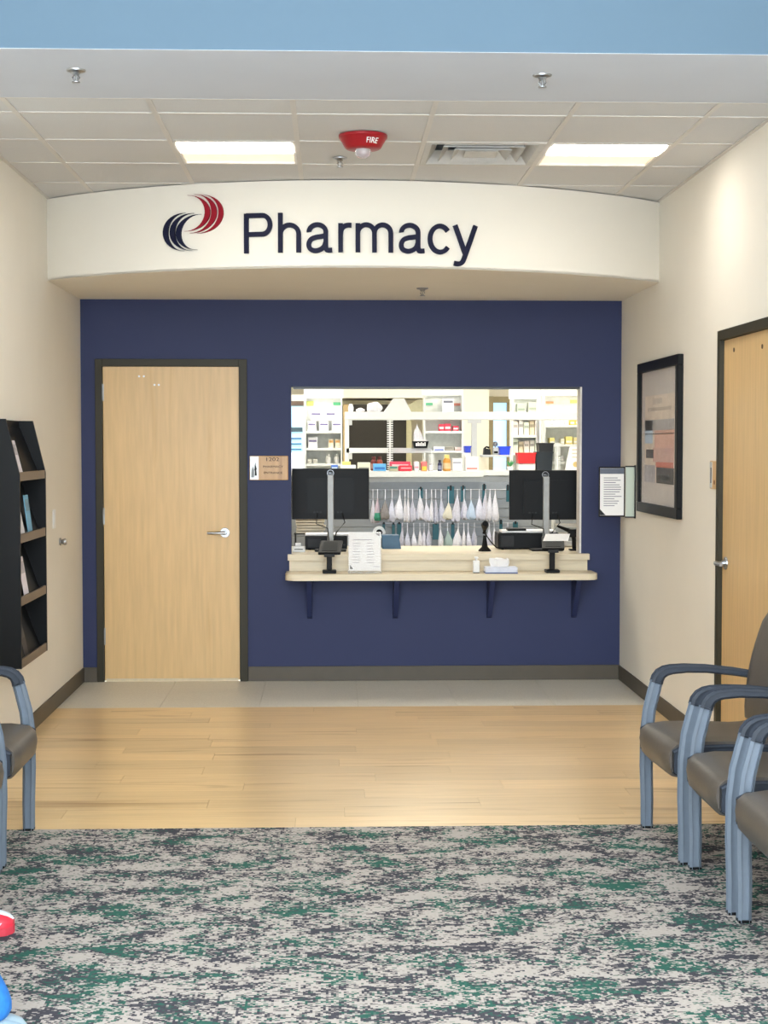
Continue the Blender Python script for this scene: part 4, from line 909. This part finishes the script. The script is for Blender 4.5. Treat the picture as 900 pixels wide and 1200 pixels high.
carton('medicine_box', 'white carton with faint print right of the amber bottle', 530, 541.5, 537, IT, TY+.03, (232, 232, 230), 'carton_wht2', stripe=(.6, .7, (150, 150, 160), 'carton_grey_print'))
carton('document_box', 'white document box with red line on the island top', 545.5, 561, 535, IT, TY+.02, (234, 230, 228), 'carton_doc', stripe=(.12, .22, (226, 120, 104), 'carton_redline'))
# folded paperwork and bowl left of cartons
carton('form_pad', 'cream form pad left of the light blue carton', 419, 434, 542, IT, TY, (220, 216, 196), 'pad_cream', 'pad', stripe=(.3, .45, (150, 150, 140), 'pad_line'))
carton('form_pad', 'low white paper pile above the left monitor', 399, 417, 545, IT, TY, (232, 230, 226), 'pad_white', 'pad', stripe=(.3, .45, (200, 190, 180), 'pad_line2'))
carton('form_pad', 'yellow note block above the left monitor', 401, 411, 541, IT, TY+.15, (238, 216, 130), 'pad_yellow', 'pad', stripe=(.6, .75, (220, 190, 90), 'pad_line3'))
for u, rgb, nm, lb in ((438, (110, 40, 34), 'jar_maroon', 'maroon jar behind the light blue carton'), (445, (150, 70, 50), 'jar_rust', 'rust red jar behind the light blue carton')):
    bottle(lb, u, 7, 535, IT, TY+.2, rgb, nm, (90, 30, 28), 'cap_maroon')
# plant
X, _ = at(599, 548, TY); pl = thing('small_plant', 'tiny green plant in a white pot on the island top', 'plant', (X, TY+.05, IT))
b = nb(); lathe(b, [(.022, 0), (.03, .035), (.026, .036)], (X, TY+.05, IT), 14); part('pot', b, M_WHITE, pl, True)
for k in range(9):
    a = 2*PI*k/9; b = nb(); p0 = Vector((X, TY+.05, IT+.03)); dr = Vector((math.cos(a)*.8, math.sin(a)*.8, 1+.3*(k % 2))).normalized(); sd = dr.cross(Vector((0, 0, 1))).normalized()
    vs = [p0, p0+dr*.03+sd*.009, p0+dr*.062, p0+dr*.03-sd*.009]; up_ = Vector((0, 0, .0015)); A = [b.verts.new(q) for q in vs]; B = [b.verts.new(q+up_) for q in vs]
    b.faces.new(A); b.faces.new(B[::-1])
    for q in range(4): b.faces.new((A[q], A[(q+1) % 4], B[(q+1) % 4], B[q]))
    part('leaf', b, mat('leaf_green', (70, 160, 96), .5, var=.2), pl)
# bins
def bin_(label, u0, u1, v0, v1, Y, rgb, mn, z=None):
    x0, z1 = at(u0, v0, Y); x1, z0 = at(u1, v1, Y)
    if z is not None: z0 = z
    t = thing('storage_bin', label, 'bin', ((x0+x1)/2, Y+.08, z0), 0); b = nb(); th = .006; d = .16; i_ = (x1-x0)*.06
    prism(b, [(x0+i_, z0), (x1-i_, z0), (x1, z1), (x0, z1)], 1, Y, Y+th); prism(b, [(x0+i_, z0), (x1-i_, z0), (x1, z1), (x0, z1)], 1, Y+d, Y+d+th)
    prism(b, [(x0+i_, z0), (x0+i_+th, z0), (x0+th, z1), (x0, z1)], 1, Y+th, Y+d); prism(b, [(x1-i_-th, z0), (x1-i_, z0), (x1, z1), (x1-th, z1)], 1, Y+th, Y+d); box(b, x0+i_+th, x1-i_-th, Y+th, Y+d, z0, z0+th)
    part('tub', b, mat(mn, rgb, .4), t); part('rim', bx(x0-.004, x1+.004, Y-.005, Y+.001, z1-.01, z1), MATS[mn], t)
bin_('bright red plastic bin on the island behind the right monitor', 606.5, 628, 530.5, 543, FY-.04, (226, 26, 26), 'bin_red', at(610, 543, FY-.04)[1])
bin_('black plastic bin at the bottom, beside the red bin', 628, 648, 529.5, 548, FY-.03, (18, 28, 36), 'bin_black', IT)
bin_('black plastic bin stacked on the other black bin', 631, 649, 519, 529, FY-.02, (14, 15, 18), 'bin_black2', at(630, 529.5, FY-.02)[1])
solo('red_bin_rest', bx(*[at(607, 543, FY)[0], at(627, 543, FY)[0]], FY-.03, FY+.12, IT, at(607, 543, FY-.04)[1]-.001, bev=.004), M_SHELF, 'white riser block under the red bin', 'riser')
bin_('small royal blue bin left of the grey post', 545, 552, 522.5, 530.5, FY+.03, (28, 60, 206), 'bin_blue', None)
bin_('royal blue bin on the little grey side shelf', 585.5, 598, 523, 531.5, FY+.02, (20, 66, 226), 'bin_blue2', sidez)
solo('bin_riser', bx(at(544, 531, FY)[0], at(552.3, 531, FY)[0], FY+.03, FY+.2, IT, at(549, 530.8, FY+.03)[1]-.001, bev=.003), M_SHELF, 'white riser under the small blue bin', 'riser')
# devices on the little shelf
X, zt = at(571, 524, FY+.03); tp = thing('telephone', 'dark telephone on the little grey side shelf', 'telephone', (X, FY+.08, sidez))
b = nb(); x0, x1 = X-.028, X+.03; prism(b, [(x0, sidez), (x1, sidez), (x1-.004, sidez+.045), (x0+.006, sidez+.055)], 1, FY+.03, FY+.13); part('base', b, M_DARK, tp)
b = nb(); tube(b, [(x0+.004, FY+.02, sidez+.05), (x0+.02, FY+.02, sidez+.066), (x0+.045, FY+.02, sidez+.058)], [.009, .007, .009], 8); part('handset', b, M_BLACK, tp, True)
X, zt = at(581, 516, FY+.03); cm = thing('desk_camera', 'grey device with dark lens beside the blue bin on side shelf', 'camera', (X, FY+.06, sidez))
part('body', bx(X-.022, X+.024, FY+.03, FY+.1, sidez, sidez+.06, bev=.004), M_GREY, cm); part('window', bx(X-.014, X+.018, FY+.027, FY+.031, sidez+.012, sidez+.03), M_BLACK, cm)
b = nb(); cyl(b, (X, FY+.065, sidez+.06), (X, FY+.065, sidez+.075), .008, n=12); lathe(b, [(.016, .072), (.022, .082), (.02, .1), (.01, .11)], (X, FY+.065, sidez), 14); part('lens_head', b, M_STEEL, cm, True)
# basket on mid shelf
x0, z1 = at(484, 517, FY-.03); x1, _ = at(502.5, 517, FY-.03); bk = thing('wire_basket', 'small black basket with white slips on the grey mid shelf', 'basket', ((x0+x1)/2, FY+.05, mz1))
b = nb(); prism(b, [(x0+.012, mz1), (x1-.012, mz1), (x1, z1), (x0, z1)], 1, FY-.02, FY+.12); part('basket_body', b, M_BLACK, bk)
for k in range(6): part('white_slip', bx(x0+.024+k*.014, x0+.034+k*.014, FY-.022, FY-.019, mz1+.016, mz1+.04+.006*(k % 2)), M_WHITE, bk)
part('papers', bx(x0+.01, x1-.01, FY-.0, FY+.1, z1, z1+.014), M_PAPER, bk)
X, z0_ = at(489, 514, FY+.02); b = bag_bm(.075, .15, 5, 1.6); bmesh.ops.translate(b, verts=b.verts, vec=(X, FY+.06, mz1+.045+.15)); solo('white_bag', b, M_BAG[2], 'white plastic bag standing behind the small black basket', 'bag', smooth=True)
# on the beam
def card_tent():
    b = nb(); z = bz1+.001; x0, x1 = at(450, 482, FY)[0], at(482, 482, FY)[0]; xa, xb = at(461, 466, FY)[0], at(474, 466, FY)[0]; zt = at(465, 467, FY)[1]
    prism(b, [(x0, z), (x1, z), (xb, zt), (xa, zt)], 1, FY+.01, FY+.1); return b
o = thing('white_hood', 'white peaked cardboard hood sitting on the shelf beam', 'box', (at(466, 480, FY)[0], FY+.05, bz1)); part('hood', card_tent(), M_SHELF, o); part('front_lip', bx(at(452, 482, FY)[0], at(480, 482, FY)[0], FY-.004, FY+.0, bz0-.002, bz1+.012), M_SHELF, o)
def lump(label, u0, u1, v0, Y, zb_, seed, m):
    x0, z1 = at(u0, v0, Y); x1, _ = at(u1, v0, Y); r = random.Random(seed); b = nb(); bmesh.ops.create_icosphere(b, subdivisions=3, radius=1)
    hh = z1-zb_
    for v in b.verts:
        k = 1+.10*math.sin(5*v.co.x+seed)*math.cos(4*v.co.z)+r.uniform(-.03, .03)
        v.co = Vector(((x0+x1)/2+v.co.x*(x1-x0)/2*k, Y+.07+v.co.y*.06*k, zb_+max(0, (v.co.z*k*.62+.4))*hh))
    o = thing('packed_bag', label, 'bag', ((x0+x1)/2, Y+.07, zb_)); part('bag_body', b, m, o, True)
lump('round white plastic bag on the shelf beam', 429.5, 448, 471, FY+.02, bz1, 3, M_BAG[2]); lump('small pointed white bag at the left end of shelf beam', 408, 414.5, 473, FY+.02, bz1, 8, M_BAG[2]); lump('low crumpled white bag between the two bags on beam', 417, 428, 478, FY+.02, bz1, 11, M_BAG[2])

# back of the room: cabinets, pier, window, fridge
x0, z1 = at(402, 474, 14.9); x1, _ = at(481, 474, 14.9)
cb = thing('rear_cabinet', 'dark brown open cabinet against the pharmacy back wall', 'cabinet', ((x0+x1)/2, 15.1, 0))
M_DKB = mat('dark_brown_cabinet', (44, 38, 28), .6); M_TAN = mat('tan_trim', (206, 178, 128), .6)
part('body', bx(x0, x1, 14.9, 15.6, .0, z1), M_DKB, cb); part('tan_post', bx(x0-.0, x0+.05, 14.86, 14.9, .0, z1), M_TAN, cb); part('tan_post', bx(x1-.04, x1+.01, 14.86, 14.9, 0, z1), mat('khaki_trim', (196, 188, 150), .6), cb)
part('cream_header', bx(x0-.1, x1+.3, 14.8, 15.6, z1+.06, z1+.5), M_PW, cb)
x0, z1 = at(476, 468, 14.7); x1, z0_ = at(498, 484, 14.7)
o = thing('olive_panel', 'olive-grey angular panel high beside the white hood', 'box', ((x0+x1)/2, 14.75, z0_)); b = nb(); prism(b, [(x0+.04, z0_), (x1, z0_), (x1, z1), (x1-.06, z1), (x0, (z0_+z1)/2)], 1, 14.7, 14.8); part('panel_body', b, mat('olive_grey', (176, 172, 142), .7), o); part('panel_shelf', bx(x0, x1, 14.68, 14.85, z0_-.02, z0_), M_SHELF, o)  # plain angular panel in one olive-grey tone, on a ledge
x0, _ = at(543, 480, 14.8); x1, _ = at(573, 480, 14.8); struct('wall_pier', bx(x0, x1, 14.8, PY1, 0, PH), M_PW)
x0, z1 = at(576, 471, 15.5); x1, _ = at(598, 471, 15.5)
w2 = struct('window_2', bx(x0+.03, x1, 15.84, 15.86, 1.0, z1), mat('daylit_pane', (176, 220, 250), .2, emit=.75, var=0.), label='tall daylit window at the back of the pharmacy')
b = nb(); box(b, x0-.04, x0+.03, 15.6, 15.9, .9, z1+.06); box(b, x1, x1+.03, 15.8, 15.9, .9, z1+.06); box(b, x0-.04, x1+.03, 15.7, 15.9, z1, z1+.06); part('window_frame', b, mat('khaki_frame', (150, 138, 104), .6), w2)
x0, z1 = at(336, 470, 14.3); x1, _ = at(357, 470, 14.3)
fg = thing('refrigerator', 'lit glass-front refrigerator at the far left behind the window', 'refrigerator', ((x0+x1)/2-.2, 14.6, 0))
part('cabinet', bx(x0-.4, x1, 14.32, 14.95, 0, z1+.06), M_SHELF, fg); part('glass_door', bx(x0-.36, x1-.02, 14.30, 14.315, .1, z1-.05), mat('cool_pane', (168, 212, 236), .15, emit=.55, var=.02), fg)
part('header', bx(x0-.38, x1-.01, 14.29, 14.318, z1-.04, z1+.0), mat('header_brown', (110, 92, 80), .6), fg)
za, zb2 = at(345, 506, 14.3)[1], at(345, 530, 14.3)[1]
part('door_rail', bx(x0-.36, x1-.02, 14.285, 14.30, za, za+.04), mat('rail_slate', (70, 96, 110), .5), fg)
for k in range(3): part('wire_shelf', bx(x0-.35, x1-.03, 14.288, 14.30, zb2+.02+k*.05, zb2+.034+k*.05), mat('shelf_blue', (70, 130, 180), .5), fg)
part('white_panel', bx(x0-.36, x1-.02, 14.285, 14.30, .3, zb2), mat('lit_white', (238, 240, 255), .3, emit=.6, var=0.), fg)

def shelf_unit(label, u0, u1, v0, Y, shelves, d=.2, zbot=0.):
    x0, z1 = at(u0, v0, Y); x1, _ = at(u1, v0, Y); t = thing('shelf_unit', label, 'shelving', ((x0+x1)/2, Y+d/2, zbot))
    part('back_panel', bx(x0, x1, Y+d-.01, Y+d, zbot, z1), mat('unit_back', (232, 234, 228), .6), t)
    part('side_panel', bx(x0, x0+.012, Y, Y+d-.01, zbot, z1), M_SHELF, t); part('side_panel', bx(x1-.012, x1, Y, Y+d-.01, zbot, z1), M_SHELF, t)
    part('canopy', bx(x0-.01, x1+.01, Y+d-.05, Y+d, z1, z1+.12), M_SHELF, t)
    zs = []
    for v in shelves:
        z = at(u0, v, Y)[1]; zs.append(z); part('shelf', bx(x0+.012, x1-.012, Y+.0, Y+d-.01, z-.022, z, bev=.002), M_SHELF, t)
    return zs, t
def tagstrip(t, u0, u1, v0, v1, Y, rgb, mn):
    x0, z1 = at(u0, v0, Y); x1, z0 = at(u1, v1, Y); part('shelf_label', bx(x0, x1, Y-.004, Y, z0, z1), mat(mn, rgb, .5), t)
SY = 13.55
zs, t = shelf_unit('white medicine shelf unit at the left behind the left monitor', 357, 401, 466, SY, (505, 525, 543.5))
tagstrip(t, 357.5, 367.5, 470, 475.5, SY+.185, (206, 220, 120), 'tag_lime'); tagstrip(t, 390.5, 400.5, 471.5, 475, SY+.185, (90, 180, 130), 'tag_green')
PB = (214, 212, 220)
def pcarton(label, u0, u1, v0, z, Y): return carton('medicine_box', label, u0, u1, v0, z, Y, (236, 236, 240), 'pill_carton', d=.12, stripe=(.58, .74, (120, 112, 160), 'pill_band'), group='white cartons on the left shelf unit')
for u0, u1, pos in ((360.5, 370.5, 'left'), (374, 385, 'middle'), (389, 400, 'right')):
    pcarton('white carton with purple band, %s of the row of three' % pos, u0, u1, 493.5, zs[0], SY+.04)
z2 = at(365, 493.3, SY+.04)[1]
pcarton('white carton with purple band on top of the left pair', 364, 376.5, 481, z2, SY+.04); pcarton('white carton with purple band on top of the right pair', 381.5, 393.5, 481, z2, SY+.04)
pcarton('white carton with purple band alone on the second shelf', 361, 372, 512.5, zs[1], SY+.04)
carton('medicine_box', 'small cream carton with orange band, left of the pair', 385, 391, 514.5, zs[1], SY+.04, (240, 230, 206), 'carton_peach', stripe=(.6, .85, (226, 170, 96), 'orange_band')); carton('medicine_box', 'small cream carton with orange band, right of the pair', 392.5, 399, 514.5, zs[1], SY+.04, (240, 230, 206), 'carton_peach', stripe=(.6, .85, (226, 170, 96), 'orange_band'))
for u, lb in ((384.5, 'white pill bottle on the third shelf, left of the pair'), (394.5, 'white pill bottle on the third shelf, right of the pair')): bottle(lb, u, 6, 532.5, zs[2], SY+.05, (236, 234, 228), 'bottle_pill', (224, 222, 214), 'cap_pill')
for u0, lb in ((360.5, 'low white tub on the third shelf near the left edge'), (367, 'low white tub on the third shelf, second from left')): carton('tub', lb, u0, u0+5, 538, zs[2], SY+.05, (234, 232, 222), 'tub_white', 'tub', stripe=(.3, .6, (214, 210, 196), 'tub_band'))
carton('medicine_box', 'flat blue carton low on the left shelf unit', 388, 396, 545, IT, TY+.3, (70, 110, 190), 'carton_blue3', stripe=(.3, .6, (200, 214, 236), 'blue_band'))
CYU = 14.0
zs, t = shelf_unit('white medicine shelf unit in the middle with red cartons', 497, 543, 463, CYU, (484, 505, 528))
tagstrip(t, 499, 507, 472, 475, CYU+.185, (110, 196, 150), 'tag_mint'); tagstrip(t, 531.5, 541, 472.5, 475.5, CYU+.185, (230, 150, 130), 'tag_coral')
carton('medicine_box', 'white carton with dark print high on the middle shelf unit', 518.5, 532, 467, zs[0], CYU+.08, (226, 228, 236), 'carton_hi', stripe=(.7, .85, (110, 112, 124), 'dark_band'))
for u0, u1, v0, lb in ((514.5, 520.5, 497, 'red and white carton, leftmost on the middle unit'), (521, 528.5, 496.5, 'red and white carton, second on the middle unit'), (531, 537.5, 499, 'red and white carton, rightmost on the middle unit')):
    carton('medicine_box', lb, u0, u1, v0, zs[1], CYU+.05, (224, 60, 84), 'carton_crimson', stripe=(.3, .6, (250, 220, 224), 'white_band'))
carton('tray_box', 'white tray with blue front edge on the middle unit', 508, 521, 523.5, zs[2], CYU+.03, (224, 228, 238), 'tray_white', 'tray', stripe=(.02, .35, (70, 96, 180), 'tray_blue'))
carton('tray_box', 'grey low box beside the blue-edged tray', 519.8+1.5, 531.5, 523.5, zs[2], CYU+.05, (160, 156, 146), 'tray_grey', 'tray', stripe=(.5, .8, (130, 128, 120), 'tray_dk'))
carton('tray_box', 'pale pink low box right of the grey box', 533, 541, 524, zs[2], CYU+.05, (226, 208, 206), 'tray_pink', 'tray', stripe=(.05, .25, (200, 130, 128), 'tray_rose'))
# right open rack
RY = 13.9
zs, t = shelf_unit('pale open rack between daylit window and right shelves', 600, 634, 467, RY, (484, 510, 531), d=.18)
rr = random.Random(4)
pal = [((226, 214, 204), 'pk_a', 'blush'), ((232, 228, 220), 'pk_b', 'ivory'), ((206, 214, 196), 'pk_c', 'sage'), ((222, 206, 176), 'pk_d', 'tan')]
order = ['leftmost', 'second', 'third', 'fourth', 'rightmost']
for si, (zb_, vt, nm) in enumerate(((zs[1], 495, 'upper'), (zs[2], 514, 'lower'))):
    u = 601.5
    for k in range(5):
        wv = 6.2; c_, mn, wd2 = pal[(k+si*2) % 4]
        carton('packet', '%s packet, %s on the %s shelf of the open rack' % (wd2, order[k], nm), u, u+wv-.5, vt+rr.uniform(-3, 4), zb_, RY+.04+.02*(k % 2), c_, mn, 'packet', stripe=(.55, .75, tuple(int(x*.72) for x in c_), mn+'_band')); u += wv+.2
carton('packet', 'grey packet on the top shelf of the open rack', 606, 616, 473, zs[0], RY+.05, (176, 186, 172), 'pk_e', 'packet', stripe=(.3, .5, (140, 152, 136), 'pk_e_b')); carton('packet', 'green-grey packet on the top shelf right of the grey one', 619, 630, 471, zs[0], RY+.05, (188, 192, 176), 'pk_f', 'packet', stripe=(.3, .5, (150, 160, 140), 'pk_f_b'))
UY = 13.3
zs, t = shelf_unit('white medicine shelf unit at the right with yellow cartons', 638, 690, 463, UY, (498, 520.5, 541))
tagstrip(t, 639, 648.5, 470.5, 473, UY+.185, (232, 170, 120), 'tag_orange'); tagstrip(t, 668, 680, 468.5, 472.5, UY+.185, (222, 220, 140), 'tag_yellow')
for u0, u1, v0, si, rgb, mn, lb in ((668, 673.5, 490, 0, (240, 206, 90), 'ct_y1', 'yellow carton on the top right shelf, left of the pair'), (674.5, 680.5, 489, 0, (238, 210, 110), 'ct_y2', 'yellow carton on the top right shelf, right of the pair'),
        (647.5, 652, 491, 0, (206, 210, 222), 'ct_g1', 'grey-white carton on the top right shelf'), (656.5, 661, 492, 0, (232, 222, 224), 'ct_w1', 'blush white carton on the top right shelf'), (662, 666.5, 492.5, 0, (228, 226, 230), 'ct_w2', 'white carton left of the yellow cartons'),
        (644, 650, 513, 1, (238, 222, 140), 'ct_y3', 'pale yellow carton on the second right shelf'), (657, 661.5, 514, 1, (230, 226, 200), 'ct_w3', 'ivory carton on the second right shelf'), (663, 671, 511.5, 1, (240, 220, 130), 'ct_y4', 'wide yellow carton on the second right shelf'), (672, 678, 512.5, 1, (236, 224, 160), 'ct_y5', 'light yellow carton at the right of the second shelf'),
        (657, 661, 534, 2, (206, 208, 206), 'ct_g2', 'grey carton on the third right shelf')):
    carton('medicine_box', lb, u0, u1, v0, zs[si], UY+.05, rgb, mn, stripe=(.2, .45, (246, 244, 238), 'pale_band'))
# slanted placard near right jamb
x0, z1 = at(666, 523.5, FY-.1); x1, _ = at(684, 523.5, FY-.1); pl2 = thing('placard', 'white leaning placard at the right edge of the window', 'placard', ((x0+x1)/2, FY-.1, IT))
b = nb(); prism(b, [(x0-.025, IT), (x1+.02, IT), (x1+.02, z1), (x0+.01, z1)], 1, FY-.1, FY-.09); part('board', b, M_PAPER, pl2)
for k in range(3): part('print_line', bx(x0+.03, x1-.0, FY-.1012, FY-.1, z1-.03-k*.03, z1-.02-k*.03), mat('beige_ink', (206, 198, 176), .8), pl2)
b = nb(); cyl(b, (x0+.06, FY-.1, IT+.05), (x0+.06, FY-.1015, IT+.05), .022, n=16); part('round_print', b, mat('gold_ink', (204, 180, 120), .7), pl2)

# ================================================================== seated people at the left edge
def skin_mesh(name, pts, edges, m, parent, root=0, sub=2, label=None):
    me = bpy.data.meshes.new(name); me.from_pydata([p[:3] for p in pts], edges, []); o = bpy.data.objects.new(name, me); COL.objects.link(o)
    md = o.modifiers.new('s', 'SKIN'); sv = me.skin_vertices[0].data
    for i, p in enumerate(pts):
        r = p[3]; sv[i].radius = (r, r) if not isinstance(r, tuple) else r
        sv[i].use_root = (i == root)
    md.use_smooth_shade = True; s2 = o.modifiers.new('u', 'SUBSURF'); s2.levels = sub; s2.render_levels = sub
    bpy.context.view_layer.update()
    res = bpy.data.meshes.new_from_object(o.evaluated_get(bpy.context.evaluated_depsgraph_get()))
    bpy.data.objects.remove(o); bpy.data.meshes.remove(me)
    b = nb(); b.from_mesh(res); bpy.data.meshes.remove(res)
    return part(name, b, m, parent, True, label=label)
def sneaker(parent, heel, toe_len, upper, side, sole, mn, stripe=None):
    """heel = (x, y) back of the heel on the floor, toe towards +x"""
    hx, hy = heel; L_ = toe_len
    st_ = [(0, .030, .09), (.08, .036, .105), (.3, .038, .10), (.5, .042, .086), (.68, .05, .078), (.84, .05, .07), (.94, .04, .06), (1., .018, .046)]
    def shell(z0f, z1f, grow, m, name):
        b = nb(); rings = []; n = 14
        for f_, w_, h_ in st_:
            ring = []
            for k in range(n+1):
                a = PI*k/n; y = -math.cos(a)*w_*grow; z = .024+math.sin(a)**.6*(h_-.024)
                z = min(max(z, z0f(f_, h_)), z1f(f_, h_)); ring.append(b.verts.new((hx+f_*L_, hy+y, z)))
            rings.append(ring)
        for A, B in zip(rings, rings[1:]):
            for k in range(n): b.faces.new((A[k], A[k+1], B[k+1], B[k]))
        b.faces.new(rings[0]); b.faces.new(rings[-1][::-1]); return b
    up_ = part('shoe_upper', shell(lambda f_, h_: 0, lambda f_, h_: 9, 1., None, ''), mat(mn+'_side', side, .45), parent, True)
    b = nb(); rings = []
    for f_, w_, h_ in st_[2:]:
        rings.append([b.verts.new((hx+f_*L_+.001, hy-math.cos(a)*w_*1.02, .0255+math.sin(a)**.6*(h_-.024))) for a in [PI*(.36+.50*k/8) for k in range(9)]])
    for A, B in zip(rings, rings[1:]):
        for k in range(8): b.faces.new((A[k], A[k+1], B[k+1], B[k]))
    part('toe_panel', b, mat(mn+'_top', upper, .5), up_, True)
    b = nb(); prism(b, [(hx+f_*L_, hy-w_*1.06) for f_, w_, h_ in st_]+[(hx+L_*1.012, hy)]+[(hx+f_*L_, hy+w_*1.06) for f_, w_, h_ in st_[::-1]], 2, .001, .026); part('sole', b, mat(mn+'_sole', sole, .6), up_)
    if stripe:
        for q in (.80, .88):
            b = nb(); tube(b, [(hx+q*L_-.03, hy-.045, .028), (hx+q*L_, hy-.043, .040), (hx+q*L_+.012, hy-.030, .05)], .0035, 6); part('stripe', b, mat(mn+'_stripe', stripe, .4), up_, True)
def person(y, label, shirt, trouser, mn, far, near, hairc, knee_x=-1.16):
    """seated facing +x; far/near = ankle (x, y) of both feet"""
    hx = -1.60; t = thing('person', label, 'person', (hx, y, 0))
    SK = mat('skin_tone', (206, 160, 134), .55)
    legs = []
    P = [(hx, y, .575, .11), (hx-.03, y, .75, .105), (hx-.04, y, .95, .12), (hx-.03, y, 1.06, .07), (hx-.02, y, 1.13, .045), (hx+.0, y, 1.19, .05)]
    Ed = [(0, 1), (1, 2), (2, 3), (3, 4), (4, 5)]
    def add(pt, par): P.append(pt); Ed.append((par, len(P)-1)); return len(P)-1
    for s, (ax_, ay_) in ((1, far), (-1, near)):
        h = add((hx+.06, y+s*.09, .555, .085), 0); k_ = add((knee_x, y+s*.10, .515, .058), h); c = add(((knee_x+ax_)/2-.01, (y+s*.1+ay_)/2, .31, .054), k_); a = add((ax_, ay_, .11, .036), c); add((ax_+.03, ay_, .06, .034), a)
        sh_ = add((hx-.04, y+s*.17, 1.02, .055), 2); el = add((hx+.05, y+s*.22, .78, .042), sh_); wr = add((hx+.28, y+s*.13, .68, .028), el); hd = add((hx+.34, y+s*.115, .668, (.03, .016)), wr)
        for q, ln in ((-.024, .06), (-.009, .07), (.007, .066), (.021, .054)):
            f1 = add((hx+.385, y+s*.115+q, .664, .008), hd); add((hx+.34+ln*1.35, y+s*.115+q, .645, .0075), f1)
        f1 = add((hx+.345, y+s*(.115-.032), .66, .009), hd); add((hx+.375, y+s*(.115-.045), .65, .008), f1)
    skin_mesh('body', P, Ed, SK, t)
    b = nb(); bmesh.ops.create_icosphere(b, subdivisions=3, radius=1)
    for v in b.verts:
        p = v.co.copy(); fz = .115 if p.z > 0 else .12; x = p.x*.095; z = p.z*fz; w_ = p.y*.075*(1-.18*max(0, -p.z))
        if p.x > .75 and abs(p.y) < .22 and -.35 < p.z < .1: x += .022*(1-abs(p.y)/.22)
        if p.x > .6 and .1 < p.z < .3 and .2 < abs(p.y) < .5: x -= .006
        v.co = Vector((hx+.03+x, y+w_, 1.275+z))
    hd = part('head', b, SK, t, True)
    for s in (-1, 1):
        b = nb(); bmesh.ops.create_uvsphere(b, u_segments=10, v_segments=8, radius=.011); bmesh.ops.translate(b, verts=b.verts, vec=(hx+.112, y+s*.028, 1.285)); part('eye', b, mat('eye_dark', (40, 30, 26), .2), hd, True)
        b = nb(); bmesh.ops.create_uvsphere(b, u_segments=10, v_segments=8, radius=.026)
        for v in b.verts: v.co = Vector((hx+.02+v.co.x*.7, y+s*.074+v.co.y*.35, 1.275+v.co.z*1.1))
        part('ear', b, SK, hd, True)
    part('mouth', bx(hx+.10, hx+.113, y-.022, y+.022, 1.212, 1.219, bev=.002), mat('lip', (168, 96, 88), .5), hd)
    b = nb(); bmesh.ops.create_icosphere(b, subdivisions=3, radius=1)
    for v in b.verts:
        p = v.co.copy(); k = 1.1
        if p.x > .25 and p.z < .45: k = .9
        if p.z < -.3: k = .9
        v.co = Vector((hx+.02+p.x*.098*k, y+p.y*.08*k, 1.287+p.z*.122*k))
    part('hair', b, mat(mn+'_hair', hairc, .6), t, True)
    Q = [(hx, y, .58, .135), (hx-.03, y, .75, .13), (hx-.04, y, .95, .14), (hx-.03, y, 1.055, .075)]; E2 = [(0, 1), (1, 2), (2, 3)]
    for s in (-1, 1):
        n0 = len(Q); Q += [(hx-.04, y+s*.175, 1.02, .07), (hx+.05, y+s*.225, .785, .056), (hx+.25, y+s*.14, .69, .044)]; E2 += [(2, n0), (n0, n0+1), (n0+1, n0+2)]
    skin_mesh('shirt', Q, E2, mat(mn+'_shirt', shirt, .8, var=.1), t)
    Q = [(hx, y, .575, .13)]; E2 = []
    for s, (ax_, ay_) in ((1, far), (-1, near)):
        n0 = len(Q); Q += [(hx+.07, y+s*.09, .565, .10), (knee_x, y+s*.10, .515, .074), ((knee_x+ax_)/2-.01, (y+s*.1+ay_)/2, .31, .068), (ax_, ay_, .13, .072), (ax_+.022, ay_, .04, .09)]; E2 += [(0, n0)]+[(n0+k, n0+k+1) for k in range(4)]
    skin_mesh('trousers', Q, E2, mat(mn+'_trousers', trouser, .8, var=.12, scale=60), t)
    return t
pA = person(4.95, 'seated person at the left edge, showing only a red and white sneaker', (120, 120, 126), (40, 44, 54), 'pa', (-1.262, 5.06), (-1.30, 4.86), (54, 40, 30), -1.22)
sneaker(pA, (-1.34, 5.06), .29, (226, 232, 240), (214, 40, 62), (206, 58, 74), 'red_shoe', (196, 200, 216)); sneaker(pA, (-1.365, 4.86), .275, (226, 232, 240), (214, 40, 62), (206, 58, 74), 'red_shoe')
pB = person(4.05, 'seated person at the lower left corner in bright blue trousers and pale shoes', (90, 96, 104), (34, 112, 190), 'pb', (-.94, 4.12), (-1.08, 3.93), (92, 74, 52), -1.13)
sneaker(pB, (-1.09, 4.12), .265, (150, 170, 180), (132, 152, 164), (170, 174, 172), 'pale_shoe'); sneaker(pB, (-1.2, 3.93), .265, (150, 170, 180), (132, 152, 164), (170, 174, 172), 'pale_shoe')
